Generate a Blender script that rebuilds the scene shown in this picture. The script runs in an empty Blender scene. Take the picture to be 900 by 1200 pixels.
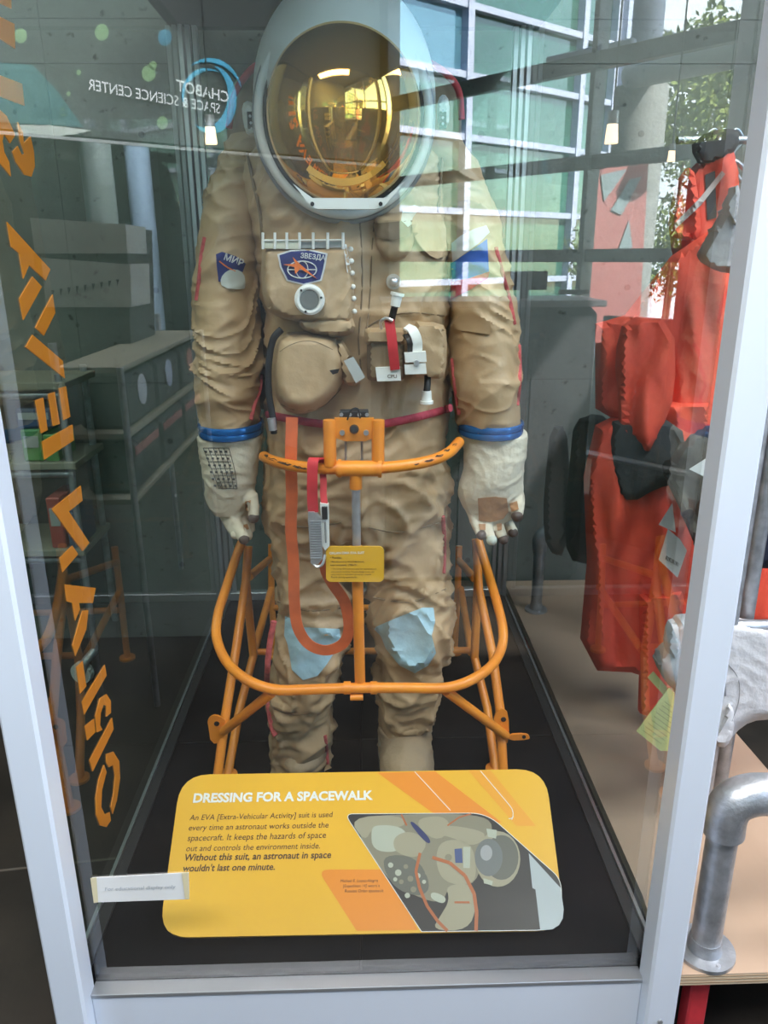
import bpy, bmesh, math, random
from mathutils import Vector, Matrix, noise, geometry
from mathutils.bvhtree import BVHTree
random.seed(7)
S = bpy.context.scene
C = S.collection
PI = math.pi

# ------------------------------------------------------------------ camera
CAM = Vector((0, 0, 1.62)); F = 905.0
ROT = Matrix.Rotation(math.radians(-1.5), 3, 'Z') @ Matrix.Rotation(math.radians(90 - 18.3), 3, 'X') @ Matrix.Rotation(math.radians(-0.31), 3, 'Z')
cd = bpy.data.cameras.new('camera'); cam = bpy.data.objects.new('camera', cd); C.objects.link(cam)
cam.matrix_world = Matrix.Translation(CAM) @ ROT.to_4x4()
cd.sensor_fit = 'VERTICAL'; cd.sensor_height = 36; cd.lens = 36 * F / 1200; cd.clip_start = 0.02
S.camera = cam

# ------------------------------------------------------------------ world, sun, added fill lights, exposure
S.view_settings.view_transform = 'Standard'; S.view_settings.look = 'None'
S.view_settings.exposure = 0.1; S.view_settings.gamma = 1; S.view_settings.use_curve_mapping = False
S.cycles.transparent_max_bounces = 24; S.cycles.max_bounces = 10
S.cycles.caustics_reflective = False; S.cycles.caustics_refractive = False
w = bpy.data.worlds.new('world'); S.world = w; w.use_nodes = True
wn = w.node_tree; bg = wn.nodes['Background']
sky = wn.nodes.new('ShaderNodeTexSky'); sky.sky_type = 'NISHITA'; sky.sun_disc = False
sky.sun_elevation = math.radians(42); sky.sun_rotation = math.radians(60)
wn.links.new(sky.outputs[0], bg.inputs[0]); bg.inputs[1].default_value = 1.5
def lamp(name, kind, loc, energy, color=(1, 1, 1), size=None, target=None, label=None):
    l = bpy.data.lights.new(name, kind); l.energy = energy; l.color = color
    if kind == 'AREA': l.shape = 'RECTANGLE'; l.size, l.size_y = size
    o = bpy.data.objects.new(name, l); C.objects.link(o); o.location = loc
    if target is not None: o.rotation_euler = (Vector(target) - Vector(loc)).to_track_quat('-Z', 'Y').to_euler()
    return o
sun = lamp('sun', 'SUN', (0, 0, 20), 44.0, (1, .95, .87), target=(-9, -10, 8)); sun.data.angle = 0.01
lamp('ceiling_fill', 'AREA', (-.8, -.9, 4.38), 150, (1, .98, .95), (2.6, .9), (-.8, -.9, 0))  # added fill light above the viewer, no known fixture
lamp('ceiling_fill', 'AREA', (1.5, -.2, 4.38), 130, (1, .98, .95), (2.6, .9), (1.5, -.2, 0))  # second added fill, on the storefront side
lamp('ceiling_fill', 'AREA', (-2.3, 1.5, 4.38), 60, (1, .98, .95), (.8, 1.8), (-2.3, 1.9, 0))  # added fill for the back wall and left shelf unit
lamp('ceiling_fill', 'AREA', (2.2, 1.2, 4.38), 150, (1, .98, .95), (.8, 1.4), (1.3, 2.0, 0))  # added fill turned toward the red flight suits

# ------------------------------------------------------------------ pixel helpers: a pixel of the photo to a point at a real depth
def ray(px, py): return ROT @ Vector(((px - 450) / F, -(py - 600) / F, -1.0))
def W(px, py, Y):
    d = ray(px, py); return CAM + d * (Y / d.y)
def WZ(px, py, Z):
    d = ray(px, py); return CAM + d * ((Z - CAM.z) / d.z)
def WX(px, py, X):
    d = ray(px, py); return CAM + d * (X / d.x)
def WP(px, py, P, N):
    d = ray(px, py); return CAM + d * ((P - CAM).dot(N) / d.dot(N))
def mpp(p): return (ROT.transposed() @ (p - CAM)).z * -1 / F      # metres per pixel at p
GY = 1.2                                                          # plane of the front glass
def mir(p): return Vector((p[0], 2 * GY - p[1], p[2]))            # place seen mirrored in the front glass

# ------------------------------------------------------------------ materials
MATS = {}
def mat(name, col, rough=.6, metal=0, var=0, scale=8, bump=0, bscale=60, spec=.5, emit=None, coat=0, col2=None, stretch=None, detail=4):
    if name in MATS: return MATS[name]
    m = bpy.data.materials.new(name); m.use_nodes = True; nt = m.node_tree; b = nt.nodes['Principled BSDF']
    c = (*col, 1); b.inputs['Base Color'].default_value = c
    b.inputs['Roughness'].default_value = rough; b.inputs['Metallic'].default_value = metal
    b.inputs['Specular IOR Level'].default_value = spec; b.inputs['Coat Weight'].default_value = coat
    if emit: b.inputs['Emission Color'].default_value = (*emit[0], 1); b.inputs['Emission Strength'].default_value = emit[1]
    tc = nt.nodes.new('ShaderNodeTexCoord'); mp = nt.nodes.new('ShaderNodeMapping'); nt.links.new(tc.outputs['Object'], mp.inputs[0])
    if stretch: mp.inputs['Scale'].default_value = stretch
    if var or col2:
        n = nt.nodes.new('ShaderNodeTexNoise'); n.inputs['Scale'].default_value = scale; n.inputs['Detail'].default_value = detail
        nt.links.new(mp.outputs[0], n.inputs[0])
        r = nt.nodes.new('ShaderNodeValToRGB'); r.color_ramp.elements[0].position = .3; r.color_ramp.elements[1].position = .7
        a = col2 or tuple(x * (1 - var) for x in col); bb = col if col2 else tuple(min(1, x * (1 + var)) for x in col)
        r.color_ramp.elements[0].color = (*a, 1); r.color_ramp.elements[1].color = (*bb, 1)
        nt.links.new(n.outputs[0], r.inputs[0]); nt.links.new(r.outputs[0], b.inputs['Base Color'])
    if bump:
        n2 = nt.nodes.new('ShaderNodeTexNoise'); n2.inputs['Scale'].default_value = bscale; n2.inputs['Detail'].default_value = 5
        nt.links.new(mp.outputs[0], n2.inputs[0])
        bp = nt.nodes.new('ShaderNodeBump'); bp.inputs['Strength'].default_value = bump; bp.inputs['Distance'].default_value = .01
        nt.links.new(n2.outputs[0], bp.inputs['Height']); nt.links.new(bp.outputs[0], b.inputs['Normal'])
    MATS[name] = m; return m
def glass_mat(name, tint, base, k=1.0):
    m = bpy.data.materials.new(name); m.use_nodes = True; nt = m.node_tree; nt.nodes.clear()
    out = nt.nodes.new('ShaderNodeOutputMaterial'); mx = nt.nodes.new('ShaderNodeMixShader')
    tr = nt.nodes.new('ShaderNodeBsdfTransparent'); tr.inputs[0].default_value = (*tint, 1)
    gl = nt.nodes.new('ShaderNodeBsdfGlossy'); gl.inputs['Roughness'].default_value = 0; gl.inputs[0].default_value = (1, 1, 1, 1)
    fr = nt.nodes.new('ShaderNodeFresnel'); fr.inputs[0].default_value = 1.45
    ge = nt.nodes.new('ShaderNodeNewGeometry')
    ma = nt.nodes.new('ShaderNodeMath'); ma.operation = 'MULTIPLY_ADD'; ma.inputs[1].default_value = k; ma.inputs[2].default_value = base; ma.use_clamp = True
    inv = nt.nodes.new('ShaderNodeMath'); inv.operation = 'SUBTRACT'; inv.inputs[0].default_value = 1
    mu = nt.nodes.new('ShaderNodeMath'); mu.operation = 'MULTIPLY'     # only the outer side of each face reflects, so the slab keeps one clean mirror image per side
    nt.links.new(fr.outputs[0], ma.inputs[0]); nt.links.new(ge.outputs['Backfacing'], inv.inputs[1])
    nt.links.new(ma.outputs[0], mu.inputs[0]); nt.links.new(inv.outputs[0], mu.inputs[1]); nt.links.new(mu.outputs[0], mx.inputs[0])
    nt.links.new(tr.outputs[0], mx.inputs[1]); nt.links.new(gl.outputs[0], mx.inputs[2]); nt.links.new(mx.outputs[0], out.inputs[0])
    MATS[name] = m; return m
TAN = (.47, .325, .185)
M_suit = mat('suit_fabric', TAN, .46, var=.10, scale=5, bump=.25, bscale=35)
M_suit2 = mat('pouch_fabric', (.49, .345, .20), .52, var=.08, scale=9, bump=.25, bscale=45)
M_suit3 = mat('dark_pouch_fabric', (.22, .155, .09), .75, var=.1, scale=9, bump=.2, bscale=45)
M_glove = mat('glove_canvas', (.66, .60, .47), .8, var=.10, scale=12, bump=.35, bscale=70)
M_leather = mat('glove_leather', (.42, .21, .09), .6, var=.2, scale=20, bump=.3, bscale=60)
M_tip = mat('finger_rubber', (.10, .07, .06), .55)
M_tipg = mat('pale_rubber', (.55, .60, .52), .5)
M_blue = mat('anodised_blue', (.02, .16, .50), .25, metal=.5)
M_red = mat('red_webbing', (.55, .03, .04), .65, var=.15, scale=30)
M_pink = mat('faded_red_trim', (.52, .10, .10), .8, var=.35, scale=60, bump=.4, bscale=150)
M_belt = mat('crimson_belt', (.42, .05, .08), .8, var=.25, scale=40, bump=.3, bscale=120)
M_oweb = mat('orange_webbing', (.62, .13, .04), .65, var=.15, scale=30)
M_knee = mat('knee_patch', (.36, .56, .66), .75, var=.10, scale=14, bump=.5, bscale=28)
M_orange = mat('orange_paint', (.92, .32, .03), .36, col2=(.80, .25, .03), scale=14, bump=.08, bscale=60)
M_steel = mat('pole_steel', (.70, .72, .76), .3, metal=.8, var=.15, scale=30)
M_galv = mat('galvanised_pipe', (.42, .44, .47), .42, metal=.75, var=.28, scale=26, bump=.15, bscale=120)
M_white = mat('helmet_white', (.82, .84, .81), .35, var=.05)
M_grey = mat('grey_metal', (.35, .36, .36), .4, metal=.5)
M_dark = mat('black_rubber', (.015, .015, .017), .5)
M_frame = mat('white_frame_paint', (.68, .73, .81), .35, var=.02, scale=2)
M_alu = mat('aluminium', (.50, .52, .55), .35, metal=.8)
M_deck = mat('black_deck', (.007, .007, .009), .45, var=.4, scale=3, bump=.05, bscale=30, spec=.08)
M_deckedge = mat('black_deck_strip', (.022, .023, .026), .5)
M_lid = mat('dark_lid', (.02, .022, .026), .6)
M_gold = mat('gold_visor', (.90, .50, .11), .06, metal=.88)
M_yellow = mat('panel_yellow', (.80, .44, .035), .35)
M_yor = mat('panel_orange', (.80, .27, .03), .35)
M_ink = mat('ink_brown', (.07, .035, .02), .5)
M_paper = mat('paper_white', (.82, .82, .80), .6)
M_wht = mat('white_plastic', (.78, .79, .76), .4)
M_tape = mat('tape_cream', (.75, .66, .42), .5)
M_letter = mat('orange_vinyl', (.90, .30, .02), .5)
M_wall = mat('concrete_wall', (.175, .188, .172), .85, col2=(.115, .125, .116), scale=3.2, bump=.35, bscale=22, detail=8)
def concrete(m):
    nt = m.node_tree; b = nt.nodes['Principled BSDF']; lk = b.inputs['Base Color'].links[0]; src = lk.from_socket
    tc = [n for n in nt.nodes if n.type == 'TEX_COORD'][0]; n = nt.nodes.new('ShaderNodeTexNoise'); n.inputs['Scale'].default_value = 26; n.inputs['Detail'].default_value = 3
    nt.links.new(tc.outputs['Object'], n.inputs[0]); rr = nt.nodes.new('ShaderNodeValToRGB'); rr.color_ramp.elements[0].position = .27; rr.color_ramp.elements[1].position = .36
    rr.color_ramp.elements[0].color = (.25, .25, .25, 1); rr.color_ramp.elements[1].color = (1, 1, 1, 1); nt.links.new(n.outputs[0], rr.inputs[0])
    mx = nt.nodes.new('ShaderNodeMix'); mx.data_type = 'RGBA'; mx.blend_type = 'MULTIPLY'; mx.inputs[0].default_value = 1
    nt.links.new(src, mx.inputs[6]); nt.links.new(rr.outputs[0], mx.inputs[7]); nt.links.new(mx.outputs[2], b.inputs['Base Color'])
concrete(M_wall)
M_floor = mat('floor_concrete', (.034, .027, .020), .5, col2=(.012, .010, .008), scale=4.5, bump=.08, bscale=30, detail=8)
M_ply = mat('plywood', (.50, .36, .26), .5, col2=(.43, .30, .21), scale=5, stretch=(1, .18, 1), detail=6)
M_plyedge = mat('plywood_edge', (.62, .49, .34), .6, var=.2, scale=60, stretch=(.05, .05, 4))
M_ceil = mat('ceiling_paint', (.09, .09, .095), .8)
M_inner = mat('interior_wall', (.07, .075, .08), .8, var=.15, scale=2)
M_flight = mat('flight_suit_red', (.88, .105, .05), .7, col2=(.76, .07, .04), scale=9, bump=.25, bscale=60)
M_strip = mat('black_stripe', (.03, .03, .032), .7)
M_navy = mat('navy_cloth', (.010, .013, .032), .85, bump=.3, bscale=80)
M_char = mat('charcoal_cloth', (.035, .037, .04), .85, bump=.3, bscale=80)
M_gcl = mat('grey_cloth', (.32, .33, .35), .85, bump=.3, bscale=80)
M_shirt = mat('white_cotton', (.60, .60, .62), .85, var=.04, scale=12, bump=.35, bscale=50)
M_print = mat('shirt_print', (.30, .31, .33), .8)
M_ypap = mat('yellow_paper', (.72, .72, .30), .6)
G_front = glass_mat('front_glass', (.95, .965, .955), .105, 1.0)
G_side = glass_mat('side_glass', (.80, .90, .86), .05, 1.1)
G_right = glass_mat('clear_side_glass', (.90, .94, .95), .03, 1.0)

# ------------------------------------------------------------------ object helpers
def rootloc(p):
    while p.parent: p = p.parent
    return p.location.copy()
def tag(o, label=None, cat=None, group=None, kind=None):
    if label: o['label'] = label
    if cat: o['category'] = cat
    if group: o['group'] = group
    if kind: o['kind'] = kind
    return o
def thing(name, loc, label=None, cat=None, group=None, kind=None):
    o = bpy.data.objects.new(name, None); C.objects.link(o); o.location = loc; o.empty_display_size = .05
    return tag(o, label, cat, group, kind)
def link(name, vs, fs, m, parent=None, smooth=False, origin=None, fmats=None):
    me = bpy.data.meshes.new(name)
    off = rootloc(parent) if parent else (Vector(origin) if origin is not None else Vector((0, 0, 0)))
    me.from_pydata([tuple(Vector(v) - off) for v in vs], [], fs); me.validate()
    ms = m if isinstance(m, (list, tuple)) else [m]
    for k in ms: me.materials.append(k)
    if fmats and len(fmats) == len(me.polygons): me.polygons.foreach_set('material_index', fmats)
    if smooth: me.polygons.foreach_set('use_smooth', [True] * len(me.polygons))
    o = bpy.data.objects.new(name, me); C.objects.link(o)
    if parent: o.parent = parent
    else: o.location = off
    return o
class MB:
    def __init__(s): s.v = []; s.f = []
    def add(s, vs, fs):
        n = len(s.v); s.v += [Vector(v) for v in vs]; s.f += [tuple(i + n for i in f) for f in fs]; return s
    def box(s, x0, x1, y0, y1, z0, z1): return s.obox(Vector(((x0 + x1) / 2, (y0 + y1) / 2, (z0 + z1) / 2)), (1, 0, 0), (0, 1, 0), (0, 0, 1), (x1 - x0) / 2, (y1 - y0) / 2, (z1 - z0) / 2)
    def obox(s, c, ax, ay, az, hx, hy, hz, b=None):
        ax, ay, az = [Vector(a).normalized() for a in (ax, ay, az)]; c = Vector(c)
        b = min(hx, hy, hz) * .18 if b is None else b
        bm = bmesh.new(); bmesh.ops.create_cube(bm, size=2)
        for v in bm.verts: v.co = Vector((v.co.x * hx, v.co.y * hy, v.co.z * hz))
        if b > 0: bmesh.ops.bevel(bm, geom=bm.edges[:], offset=b, segments=1, affect='EDGES')
        vs = [c + ax * v.co.x + ay * v.co.y + az * v.co.z for v in bm.verts]; bm.verts.index_update()
        fs = [[v.index for v in f.verts] for f in bm.faces]; bm.free(); return s.add(vs, fs)
    def tube(s, pts, r, n=12, closed=False, flat=None):
        pts = [Vector(p) for p in pts]; N = len(pts); rs = r if isinstance(r, (list, tuple)) else [r] * N
        T = []
        for i in range(N):
            a = pts[i - 1] if (i > 0 or closed) else pts[i]; b = pts[(i + 1) % N] if (i < N - 1 or closed) else pts[i]
            T.append((b - a).normalized())
        u = T[0].orthogonal().normalized() if flat is None else (Vector(flat) - T[0] * Vector(flat).dot(T[0])).normalized()
        vs = []; fs = []
        for i in range(N):
            u = (u - T[i] * u.dot(T[i])).normalized(); w_ = T[i].cross(u)
            rr = rs[i]; ru, rw = rr if isinstance(rr, tuple) else (rr, rr)
            for k in range(n):
                a = 2 * PI * k / n; vs.append(pts[i] + u * math.cos(a) * ru + w_ * math.sin(a) * rw)
        for i in range(N if closed else N - 1):
            for k in range(n):
                j = (i + 1) % N; fs.append((i * n + k, i * n + (k + 1) % n, j * n + (k + 1) % n, j * n + k))
        if not closed: fs.append(tuple(range(n))[::-1]); fs.append(tuple(range((N - 1) * n, N * n)))
        return s.add(vs, fs)
    def ribbon(s, pts, wdir, w_, t, face=None):                      # flat strap: width along wdir, thickness t
        pts = [Vector(p) for p in pts]; N = len(pts); vs = []; fs = []; wd = Vector(wdir).normalized()
        for i in range(N):
            T = (pts[min(N - 1, i + 1)] - pts[max(0, i - 1)]).normalized(); u = (wd - T * wd.dot(T)).normalized() if face is None else Vector(face).cross(T).normalized(); n = T.cross(u)
            for a, b in ((-1, -1), (1, -1), (1, 1), (-1, 1)): vs.append(pts[i] + u * a * w_ / 2 + n * b * t / 2)
        for i in range(N - 1):
            for k in range(4): fs.append((i * 4 + k, i * 4 + (k + 1) % 4, i * 4 + 4 + (k + 1) % 4, i * 4 + 4 + k))
        fs += [(3, 2, 1, 0), (N * 4 - 4, N * 4 - 3, N * 4 - 2, N * 4 - 1)]; return s.add(vs, fs)
    def sphere(s, c, rx, ry=None, rz=None, n=14):
        ry = ry or rx; rz = rz or rx; bm = bmesh.new(); bmesh.ops.create_uvsphere(bm, u_segments=n, v_segments=max(6, n * 2 // 3), radius=1)
        vs = [Vector(c) + Vector((v.co.x * rx, v.co.y * ry, v.co.z * rz)) for v in bm.verts]; fs = [[v.index for v in f.verts] for f in bm.faces]; bm.free(); return s.add(vs, fs)
    def disc(s, c, axis, r, h, n=24, r2=None):            # cylinder centred on c along axis
        a = Vector(axis).normalized(); c = Vector(c); return s.tube([c - a * h / 2, c + a * h / 2], [r, r2 or r], n)
    def prism(s, poly, d):                                # planar polygon of 3D points extruded by d
        n = len(poly); poly = [Vector(p) for p in poly]; vs = poly + [p + Vector(d) for p in poly]
        tri = geometry.tessellate_polygon([poly]); fs = [tuple(t) for t in tri] + [tuple(i + n for i in t)[::-1] for t in tri]
        fs += [(i, (i + 1) % n, (i + 1) % n + n, i + n) for i in range(n)]; return s.add(vs, fs)
    def build(s, name, m, parent=None, smooth=False, origin=None):
        o = link(name, s.v, s.f, m, parent, smooth, origin)
        bm = bmesh.new(); bm.from_mesh(o.data); bmesh.ops.recalc_face_normals(bm, faces=bm.faces); bm.to_mesh(o.data); bm.free()
        if smooth: o.data.polygons.foreach_set('use_smooth', [True] * len(o.data.polygons)); o.data.set_sharp_from_angle(angle=math.radians(40))
        return o
def crv(pts, n=8, closed=False):                          # Catmull-Rom through points
    pts = [Vector(p) for p in pts]; out = []; N = len(pts)
    for i in range(N if closed else N - 1):
        g = (lambda k: pts[k % N]) if closed else (lambda k: pts[max(0, min(N - 1, k))])
        p0, p1, p2, p3 = g(i - 1), g(i), g(i + 1), g(i + 2)
        for j in range(n):
            t = j / n; out.append(.5 * ((2 * p1) + (p2 - p0) * t + (2 * p0 - 5 * p1 + 4 * p2 - p3) * t * t + (3 * p1 - p0 - 3 * p2 + p3) * t ** 3))
    if not closed: out.append(pts[-1])
    return out
def lerp_rows(rows, n):
    out = []
    vr = [list(r) for r in rows]
    for i in range(len(vr) - 1):
        g = lambda k: vr[max(0, min(len(vr) - 1, k))]
        p0, p1, p2, p3 = g(i - 1), g(i), g(i + 1), g(i + 2)
        for j in range(n):
            t = j / n; out.append([.5 * ((2 * b) + (c - a) * t + (2 * a - 5 * b + 4 * c - d) * t * t + (3 * b - a - 3 * c + d) * t ** 3) for a, b, c, d in zip(p0, p1, p2, p3)])
    out.append(vr[-1]); return out
def chaikin(poly, n=2):
    p = [tuple(a) for a in poly]
    for _ in range(n):
        q = []
        for i in range(len(p)):
            a, b = p[i], p[(i + 1) % len(p)]
            q += [(a[0] * .75 + b[0] * .25, a[1] * .75 + b[1] * .25), (a[0] * .25 + b[0] * .75, a[1] * .25 + b[1] * .75)]
        p = q
    return p
def rrect(x0, y0, x1, y1, r, n=5):
    o = []
    for cx, cy, a0 in ((x1 - r, y1 - r, 0), (x0 + r, y1 - r, 90), (x0 + r, y0 + r, 180), (x1 - r, y0 + r, 270)):
        for k in range(n + 1):
            a = math.radians(a0 + 90 * k / n); o.append((cx + r * math.cos(a), cy + r * math.sin(a)))
    return o
def ell(cx, cy, rx, ry, n=28): return [(cx + rx * math.cos(2 * PI * k / n), cy + ry * math.sin(2 * PI * k / n)) for k in range(n)]
def fill2d(poly, res):                                    # fine triangulation of a 2D outline
    bm = bmesh.new()
    vs = []
    for i in range(len(poly)):                            # densify the outline first
        a, b = Vector(poly[i]), Vector(poly[(i + 1) % len(poly)]); k = max(1, int((b - a).length / res))
        vs += [a.lerp(b, j / k) for j in range(k)]
    x0, x1 = min(v.x for v in vs), max(v.x for v in vs); y0, y1 = min(v.y for v in vs), max(v.y for v in vs)
    P = [v.copy() for v in vs]; E = [(i, (i + 1) % len(vs)) for i in range(len(vs))]
    def inside(p):
        c = False
        for i in range(len(vs)):
            a, b = vs[i], vs[i - 1]
            if (a.y > p.y) != (b.y > p.y) and p.x < (b.x - a.x) * (p.y - a.y) / (b.y - a.y) + a.x: c = not c
        return c
    def dist(p): return min(((p - v).length_squared for v in vs)) ** .5
    y = y0 + res * .5; row = 0
    while y < y1:
        x = x0 + (res * .5 if row % 2 else 0)
        while x < x1:
            p = Vector((x, y))
            if inside(p) and dist(p) > res * .8: P.append(p)
            x += res
        y += res * .87; row += 1
    r = geometry.delaunay_2d_cdt(P, E, [], 1, 1e-4)
    bm.free()
    V, Fc = r[0], r[2]
    D = [0 if False else dist(p) for p in V]
    # outline edges
    cnt = {}
    for f in Fc:
        for i in range(len(f)):
            e = tuple(sorted((f[i], f[(i + 1) % len(f)]))); cnt[e] = cnt.get(e, 0) + 1
    bd = set(i for e, c in cnt.items() if c == 1 for i in e)
    D = [0 if i in bd else d for i, d in enumerate(D)]
    return V, Fc, D, [e for e, c in cnt.items() if c == 1]
def rn(p): return noise.noise(p)
def wrinkle(p, amp, fr=(6, 6, 24), seed=0):
    q = Vector((p.x * fr[0] + seed, p.y * fr[1], p.z * fr[2])); wv = rn(p * 5 + Vector((seed, 3, 1))) * 1.6
    a = 1 - abs(rn(q + Vector((wv, 0, wv * 2)))) * 2
    b = 1 - abs(rn(q * 2.1 + Vector((7, wv, 3)))) * 2
    s2 = .8 if p.x > (.0) else -.8
    q3 = Vector(((p.z + s2 * p.x) * fr[2] * .62 + seed, p.y * fr[1] * .7, (p.x - s2 * p.z) * 3.5)); c = 1 - abs(rn(q3 + Vector((wv * .8, 4, 2)))) * 2
    return amp * (max(0, a) ** 3 * .8 + max(0, b) ** 3 * .35 + max(0, c) ** 2 * .75 - .6 + .5 * rn(p * 9))
def puff(name, poly, Y, d, m, parent=None, edge=8, back=.01, res=4, wr=None, smooth=1, origin=None, seed=0):
    """padded solid with a photo outline, standing at its own depth Y (number or function of the pixel)"""
    if smooth: poly = chaikin(poly, smooth)
    V, Fc, D, be = fill2d(poly, res); Yf = Y if callable(Y) else (lambda x, y: Y)
    n = len(V); vs = []
    for sgn in (1, -1):
        for v, dd in zip(V, D):
            t = min(1, dd / edge); h = math.sqrt(max(0, 1 - (1 - t) ** 2)); y = Yf(v.x, v.y)
            p = W(v.x, v.y, y)
            if sgn > 0:
                k = d * h
                if wr and len(wr) == 1: k += wr[0] * min(1, dd / edge) ** 2 * (rn(Vector((p.x * 13 + seed + 1.2 * rn(p * 3), p.y * 4, p.z * 1.6))) + .5 * rn(Vector((p.x * 26 + p.z * 5, seed, p.z * 3))))
                elif wr: k += wrinkle(p, wr[0], wr[1], seed) * min(1, dd / edge)
                if dd > 0: k = max(k, .001)
                p = W(v.x, v.y, y - k)
            else:
                p = W(v.x, v.y, y - d * .0) + Vector((0, back * (h if back > .02 else 1) + .0005, 0))
            vs.append(p)
    fs = [tuple(f) for f in Fc] + [tuple(i + n for i in f)[::-1] for f in Fc] + [(a, b, b + n, a + n) for a, b in be]
    mb = MB(); mb.add(vs, fs); return mb.build(name, m, parent, True, origin)
def prism_px(name, poly, Y, th, m, parent=None, smooth=0, origin=None):
    if smooth: poly = chaikin(poly, smooth)
    return MB().prism([W(x, y, Y) for x, y in poly], (0, th, 0)).build(name, m, parent, False, origin)
BV = []
def reg(*obs):
    for o in obs:
        me = o.data; off = rootloc(o)
        BV.append(BVHTree.FromPolygons([v.co + off for v in me.vertices], [tuple(p.vertices) for p in me.polygons]))
def hit(px, py, default=1.75):
    d = ray(px, py).normalized(); best = None
    for b in BV:
        h = b.ray_cast(CAM, d)
        if h[0] is not None and (best is None or h[3] < best[1]): best = (h[0], h[3])
    return best[0] if best else W(px, py, default)
def drape(name, poly, m, parent, off=.003, th=.004, res=3, smooth=0):
    """patch lying on the surface behind those pixels, with a thickness"""
    if smooth: poly = chaikin(poly, smooth)
    V, Fc, D, be = fill2d(poly, res); n = len(V); f_, b_ = [], []
    for v in V:
        p = hit(v.x, v.y)
        if res >= 4:
            ds = [(hit(v.x + a, v.y + b) - CAM).length for a, b in ((0, 0), (5, 0), (-5, 0), (0, 5), (0, -5), (8, 8), (-8, 8), (8, -8), (-8, -8))]; d0 = ds[0]; ds = [x for x in ds if abs(x - d0) < .03]
            p = CAM + (p - CAM).normalized() * min(d0, sum(ds) / len(ds))
        dr = (CAM - p).normalized(); f_.append(p + dr * (off + th)); b_.append(p + dr * (off - .004))
    fs = [tuple(f) for f in Fc] + [tuple(i + n for i in f)[::-1] for f in Fc] + [(a, b, b + n, a + n) for a, b in be]
    return MB().add(f_ + b_, fs).build(name, m, parent, True)
def drape_line(name, pts, wpx, m, parent, off=.001, r=None):
    P = [hit(x, y) for x, y in [(v.x, v.y) for v in crv([(a, b, 0) for a, b in pts], 6)]]
    P = [p + (CAM - p).normalized() * off for p in P]
    for _ in range(2): P = [P[0]] + [(P[i - 1] + P[i] * 2 + P[i + 1]) / 4 for i in range(1, len(P) - 1)] + [P[-1]]
    wd = (P[-1] - P[0]).cross(Vector((0, 1, 0)))
    h = wpx * mpp(P[0]) / 2
    if (P[-1] - P[0]).length < .006: return MB().tube(P, [(.0012, h)] * len(P), 8, flat=(0, 1, 0)).build(name, m, parent, True)
    return MB().tube(P, [(h, .0035 if r is None else r)] * len(P), 8, flat=wd).build(name, m, parent, True)
TXT = {}
def text2d(s, bold=0, shear=0):
    k = (s, bold, shear)
    if k in TXT: return TXT[k]
    cu = bpy.data.curves.new('t', 'FONT'); cu.body = s; cu.offset = bold; cu.shear = shear; cu.resolution_u = 3
    o = bpy.data.objects.new('t', cu); C.objects.link(o); dg = bpy.context.evaluated_depsgraph_get(); dg.update()
    me = bpy.data.meshes.new_from_object(o.evaluated_get(dg)); vs = [v.co.to_2d() for v in me.vertices]; fs = [tuple(p.vertices) for p in me.polygons]
    bpy.data.objects.remove(o); bpy.data.curves.remove(cu); bpy.data.meshes.remove(me)
    x0 = min(v.x for v in vs); x1 = max(v.x for v in vs); TXT[k] = (vs, fs, x0, x1); return TXT[k]
def put_text(mb, s, A, B, up, bold=0, shear=0, hs=1.0, fn=None):
    """baseline from point A to point B; letter height follows the width"""
    vs, fs, x0, x1 = text2d(s, bold, shear); A = Vector(A); B = Vector(B); sc = (B - A).length / (x1 - x0); d = (B - A).normalized()
    up = Vector(up); up = (up - d * up.dot(d)).normalized()
    out = [A + d * (v.x - x0) * sc + up * v.y * sc * hs for v in vs]
    if fn: out = [fn(p) for p in out]
    mb.add(out, fs); return mb

# ================================================================== SETTING
def quad_wall(name, a, b, z0, z1, th, m, holes=()):
    a = Vector((a[0], a[1], 0)); b = Vector((b[0], b[1], 0)); d = (b - a).normalized(); n = Vector((d.y, -d.x, 0)); L = (b - a).length
    o = MB().obox((a + b) / 2 + n * th / 2 + Vector((0, 0, (z0 + z1) / 2)), d, n, (0, 0, 1), L / 2, th / 2, (z1 - z0) / 2, 0).build(name, m, None, False, ((a + b) / 2 + Vector((0, 0, z0))))
    return tag(o, kind='structure')
tag(MB().box(-6, 6, -7, 3.4, -.1, 0).build('floor', M_floor, origin=(0, -2, 0)), kind='structure')
tag(MB().box(-6, 3.35, -3.75, 3.4, 4.45, 4.6).build('ceiling', M_ceil, origin=(0, 0, 4.45)), kind='structure')
# concrete back wall built of cast panels
wb = tag(MB().box(-5, 5, 3.152, 3.4, 0, 4.45).build('wall_back', mat('wall_joint', (.10, .11, .10), .9), origin=(0, 3.3, 0)), kind='structure')
WBX = [-5, -3.6, -2.35, -1.12, .12, 1.36, 2.6, 3.8, 5]
WBZ = [0, 1.14, 2.28, 2.42, 3.5, 4.44]
for i in range(8):
    for j in range(5):
        MB().box(WBX[i] + .0015, WBX[i + 1] - .0015, 3.15, 3.1525, WBZ[j] + .0015, WBZ[j + 1] - .0015).build('concrete_panel', M_wall, wb)
tie = mat('tie_hole', (.04, .042, .04), .9)
for X in (-2.0, -1.45, -.8, -.2, .45, 1.05, 1.7, 2.3):
    for Z in (.35, .9, 1.5, 2.05, 2.75, 3.2): MB().disc((X, 3.151, Z), (0, 1, 0), .012, .006, 10).build('tie_hole', tie, wb)
quad_wall('wall_left', (-4.6, -.2), (-4.6, 3.2), 0, 4.45, .15, M_inner)
quad_wall('wall_right', (4.2, 3.2), (3.6, .55), 0, 4.45, .15, M_inner)
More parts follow.
